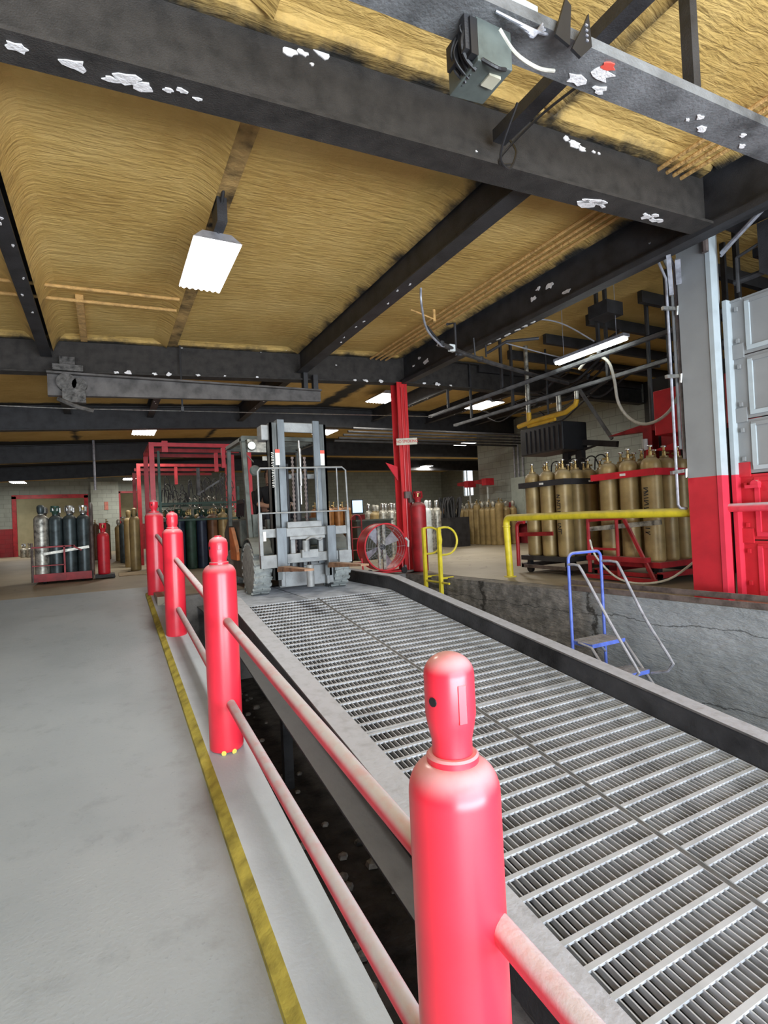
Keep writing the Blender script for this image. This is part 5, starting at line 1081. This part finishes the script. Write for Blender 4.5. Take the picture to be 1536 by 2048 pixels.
# ------------------------------------------------------------------ gold cylinder carts
def cart(x0, y0, frame_mat, band_mat, label, lab_c, front_labels):
    o = empty('cylinder_cart', (x0+.5,y0+.4,0), label, 'cart')
    X1, Y1 = x0+1.12, y0+.98
    mb = MB(); mb.box((x0,y0,.20),(X1,Y1,.27)); mb.build('deck', frame_mat, o)
    mb = MB(); mb.box((x0,y0,.08),(X1,y0+.05,.15)); mb.box((x0,Y1-.05,.08),(X1,Y1,.15)); mb.box((x0,y0,.08),(x0+.04,Y1,.13)); mb.build('underframe', M_track if frame_mat is M_black else frame_mat, o)
    for (cx_, cy_) in ((x0+.1,y0+.1),(X1-.1,y0+.1),(x0+.1,Y1-.1),(X1-.1,Y1-.1)):
        mb = MB(); mb.tube([(cx_-.025,cy_,.06),(cx_+.025,cy_,.06)], .06, 14); mb.box((cx_-.035,cy_-.03,.1),(cx_+.035,cy_+.03,.2)); mb.build('caster', M_blackplastic, o)
    # band near the top
    mb = MB()
    for a, b_ in (((x0+.01,y0+.01),(x0+.01,Y1-.01)),((x0+.01,y0+.01),(X1,y0+.01)),((X1,y0+.01),(X1,Y1)),((x0+.01,Y1-.01),(X1,Y1-.01))): mb.bar((a[0],a[1],1.37),(b_[0],b_[1],1.37),.012,.085)
    bnd = mb.build('band', band_mat, o)
    mb = MB(); mb.box((x0-.004,y0+.42,1.355),(x0+.003,y0+.50,1.385)); mb.box((x0+.5,y0-.004,1.355),(x0+.58,y0+.003,1.385)); mb.build('label_tag', M_paper, bnd)
    for i in range(4):
        for j in range(3):
            p = (x0+.16+.265*i, y0+.17+.32*j, .27)
            front = (i == 0 or j == 0)
            put('gold', p, ('gold gas cylinder on the outside of the %s' if front else 'gold gas cylinder inside the %s') % lab_c, ('outer' if front else 'inner')+' cylinders of the '+lab_c)
    return o
c1 = cart(5.86, 5.62, M_black, M_black, 'black banded cart of gold gas cylinders, left of the pair', 'black banded cart', None)
mb = MB(); mb.tube([(5.82,6.62,.10),(5.82,6.62,.72)]+[tuple(p) for p in arc((5.82,6.54,.72),.08,180,90,(0,-1,0),(0,0,1),5)]+[(5.82,6.45,.80)], .03, 10); mb.bar((5.82,6.62,.60),(5.82,5.85,.62),.02,.06); mb.build('side_rail', M_redfar, c1, smooth=True)
c2 = cart(5.86, 4.18, M_redfar, M_redfarb, 'red banded cart of gold gas cylinders, right of the pair', 'red banded cart', None)
mb = MB(); mb.tube([(5.80,5.18,.10),(5.80,5.18,.82)], .025, 8); mb.bar((5.80,5.2,.80),(5.80,4.62,.82),.02,.04); mb.tube([(5.80,4.72,.08),(5.80,4.72,.80)], .022, 8); mb.bar((5.80,4.60,.80),(5.80,4.22,.05),.03,.04); mb.bar((5.80,5.2,.42),(5.80,4.7,.42),.015,.03); mb.bar((5.80,5.25,.05),(5.80,4.2,.05),.05,.05); mb.box((5.74,4.3,.27),(5.86,5.18,.33)); mb.build('side_rail', M_redfar, c2, smooth=True)
mb = MB(); mb.bar((5.81,5.18,.68),(5.81,4.1,.76),.015,.06); mb.build('strap', M_silver, c2)
def stencil(parent, x, y, z0, z1):
    mb = MB(); z = z1
    while z > z0:
        mb.bar((x,y-.03,z),(x,y+.03,z-random.uniform(-.012,.012)),.004,.011)
        if random.random() < .5: mb.bar((x,y-.03*random.choice([1,-1]),z),(x,y-.03*random.choice([1,-1]),z-.035),.004,.01)
        z -= .040
        if abs(z-.83) < .03: z -= .1
    return mb
for par, y in ((c1, 5.79), (c2, 4.35)):
    mb = stencil(par, 5.899, y, .62, 1.18); mb.build('stencil_lettering', M_black, par)
# red cabinet and machine on the right
o = empty('red_cabinet', (6.4,4.0,1.85), 'large bright red cabinet mounted high behind the grey conduits', 'cabinet')
mb = MB(); mb.box((6.2,3.35,1.84),(6.6,4.40,2.40)); mb.build('housing', M_redfarb, o, bevel=.01)
mb = MB(); mb.box((6.3,4.2,2.4),(6.34,4.25,3.9)); mb.box((6.3,3.5,2.4),(6.34,3.55,3.9)); mb.build('hanger', M_black, o)
o = empty('lifting_beam', (6.8,4.9,1.6), 'dark red lifting beam with pointed arms behind the red cabinet', 'hoist')
mb = MB(); mb.prism([(6.8,5.6,2.04),(6.8,4.3,1.98),(6.8,4.3,2.14),(6.8,4.9,2.13)],(.12,0,0)); mb.box((6.78,4.86,1.3),(6.92,5.0,2.1)); mb.box((6.78,4.55,1.55),(6.92,4.72,2.05)); mb.build('beam', M_redfar, o)
mb = MB(); mb.prism([(6.6,4.75,1.70),(6.6,4.28,1.66),(6.6,4.28,1.84),(6.6,4.45,1.76)],(.05,0,0)); mb.build('pointed_arm', M_redfarb, o)
mb = MB(); mb.tube([(6.76,4.96,1.74),(6.76,4.96,1.90)], .04, 10); mb.build('white_sleeve', M_white, o)
mb = MB(); mb.tube([(6.74,4.88,1.66),(6.74,4.88,1.74)], .045, 10); mb.build('red_knob', M_redfarb, o)
mb = MB(); mb.tube([(6.86,4.9,2.1),(6.86,4.9,3.9)], .03, 8); mb.build('hanger', M_black, o)
mb = MB(); mb.box((7.5,1.6,0),(9.4,5.4,2.9)); mb.box((7.3,2.0,.3),(7.5,4.8,2.6)); mono(mb, 'dark_machine', mat('black_machine_casing', (.012,.012,.013), .7, 0, .3, 3), 'large black machine casing in the dark behind the red banded cart', 'machine')
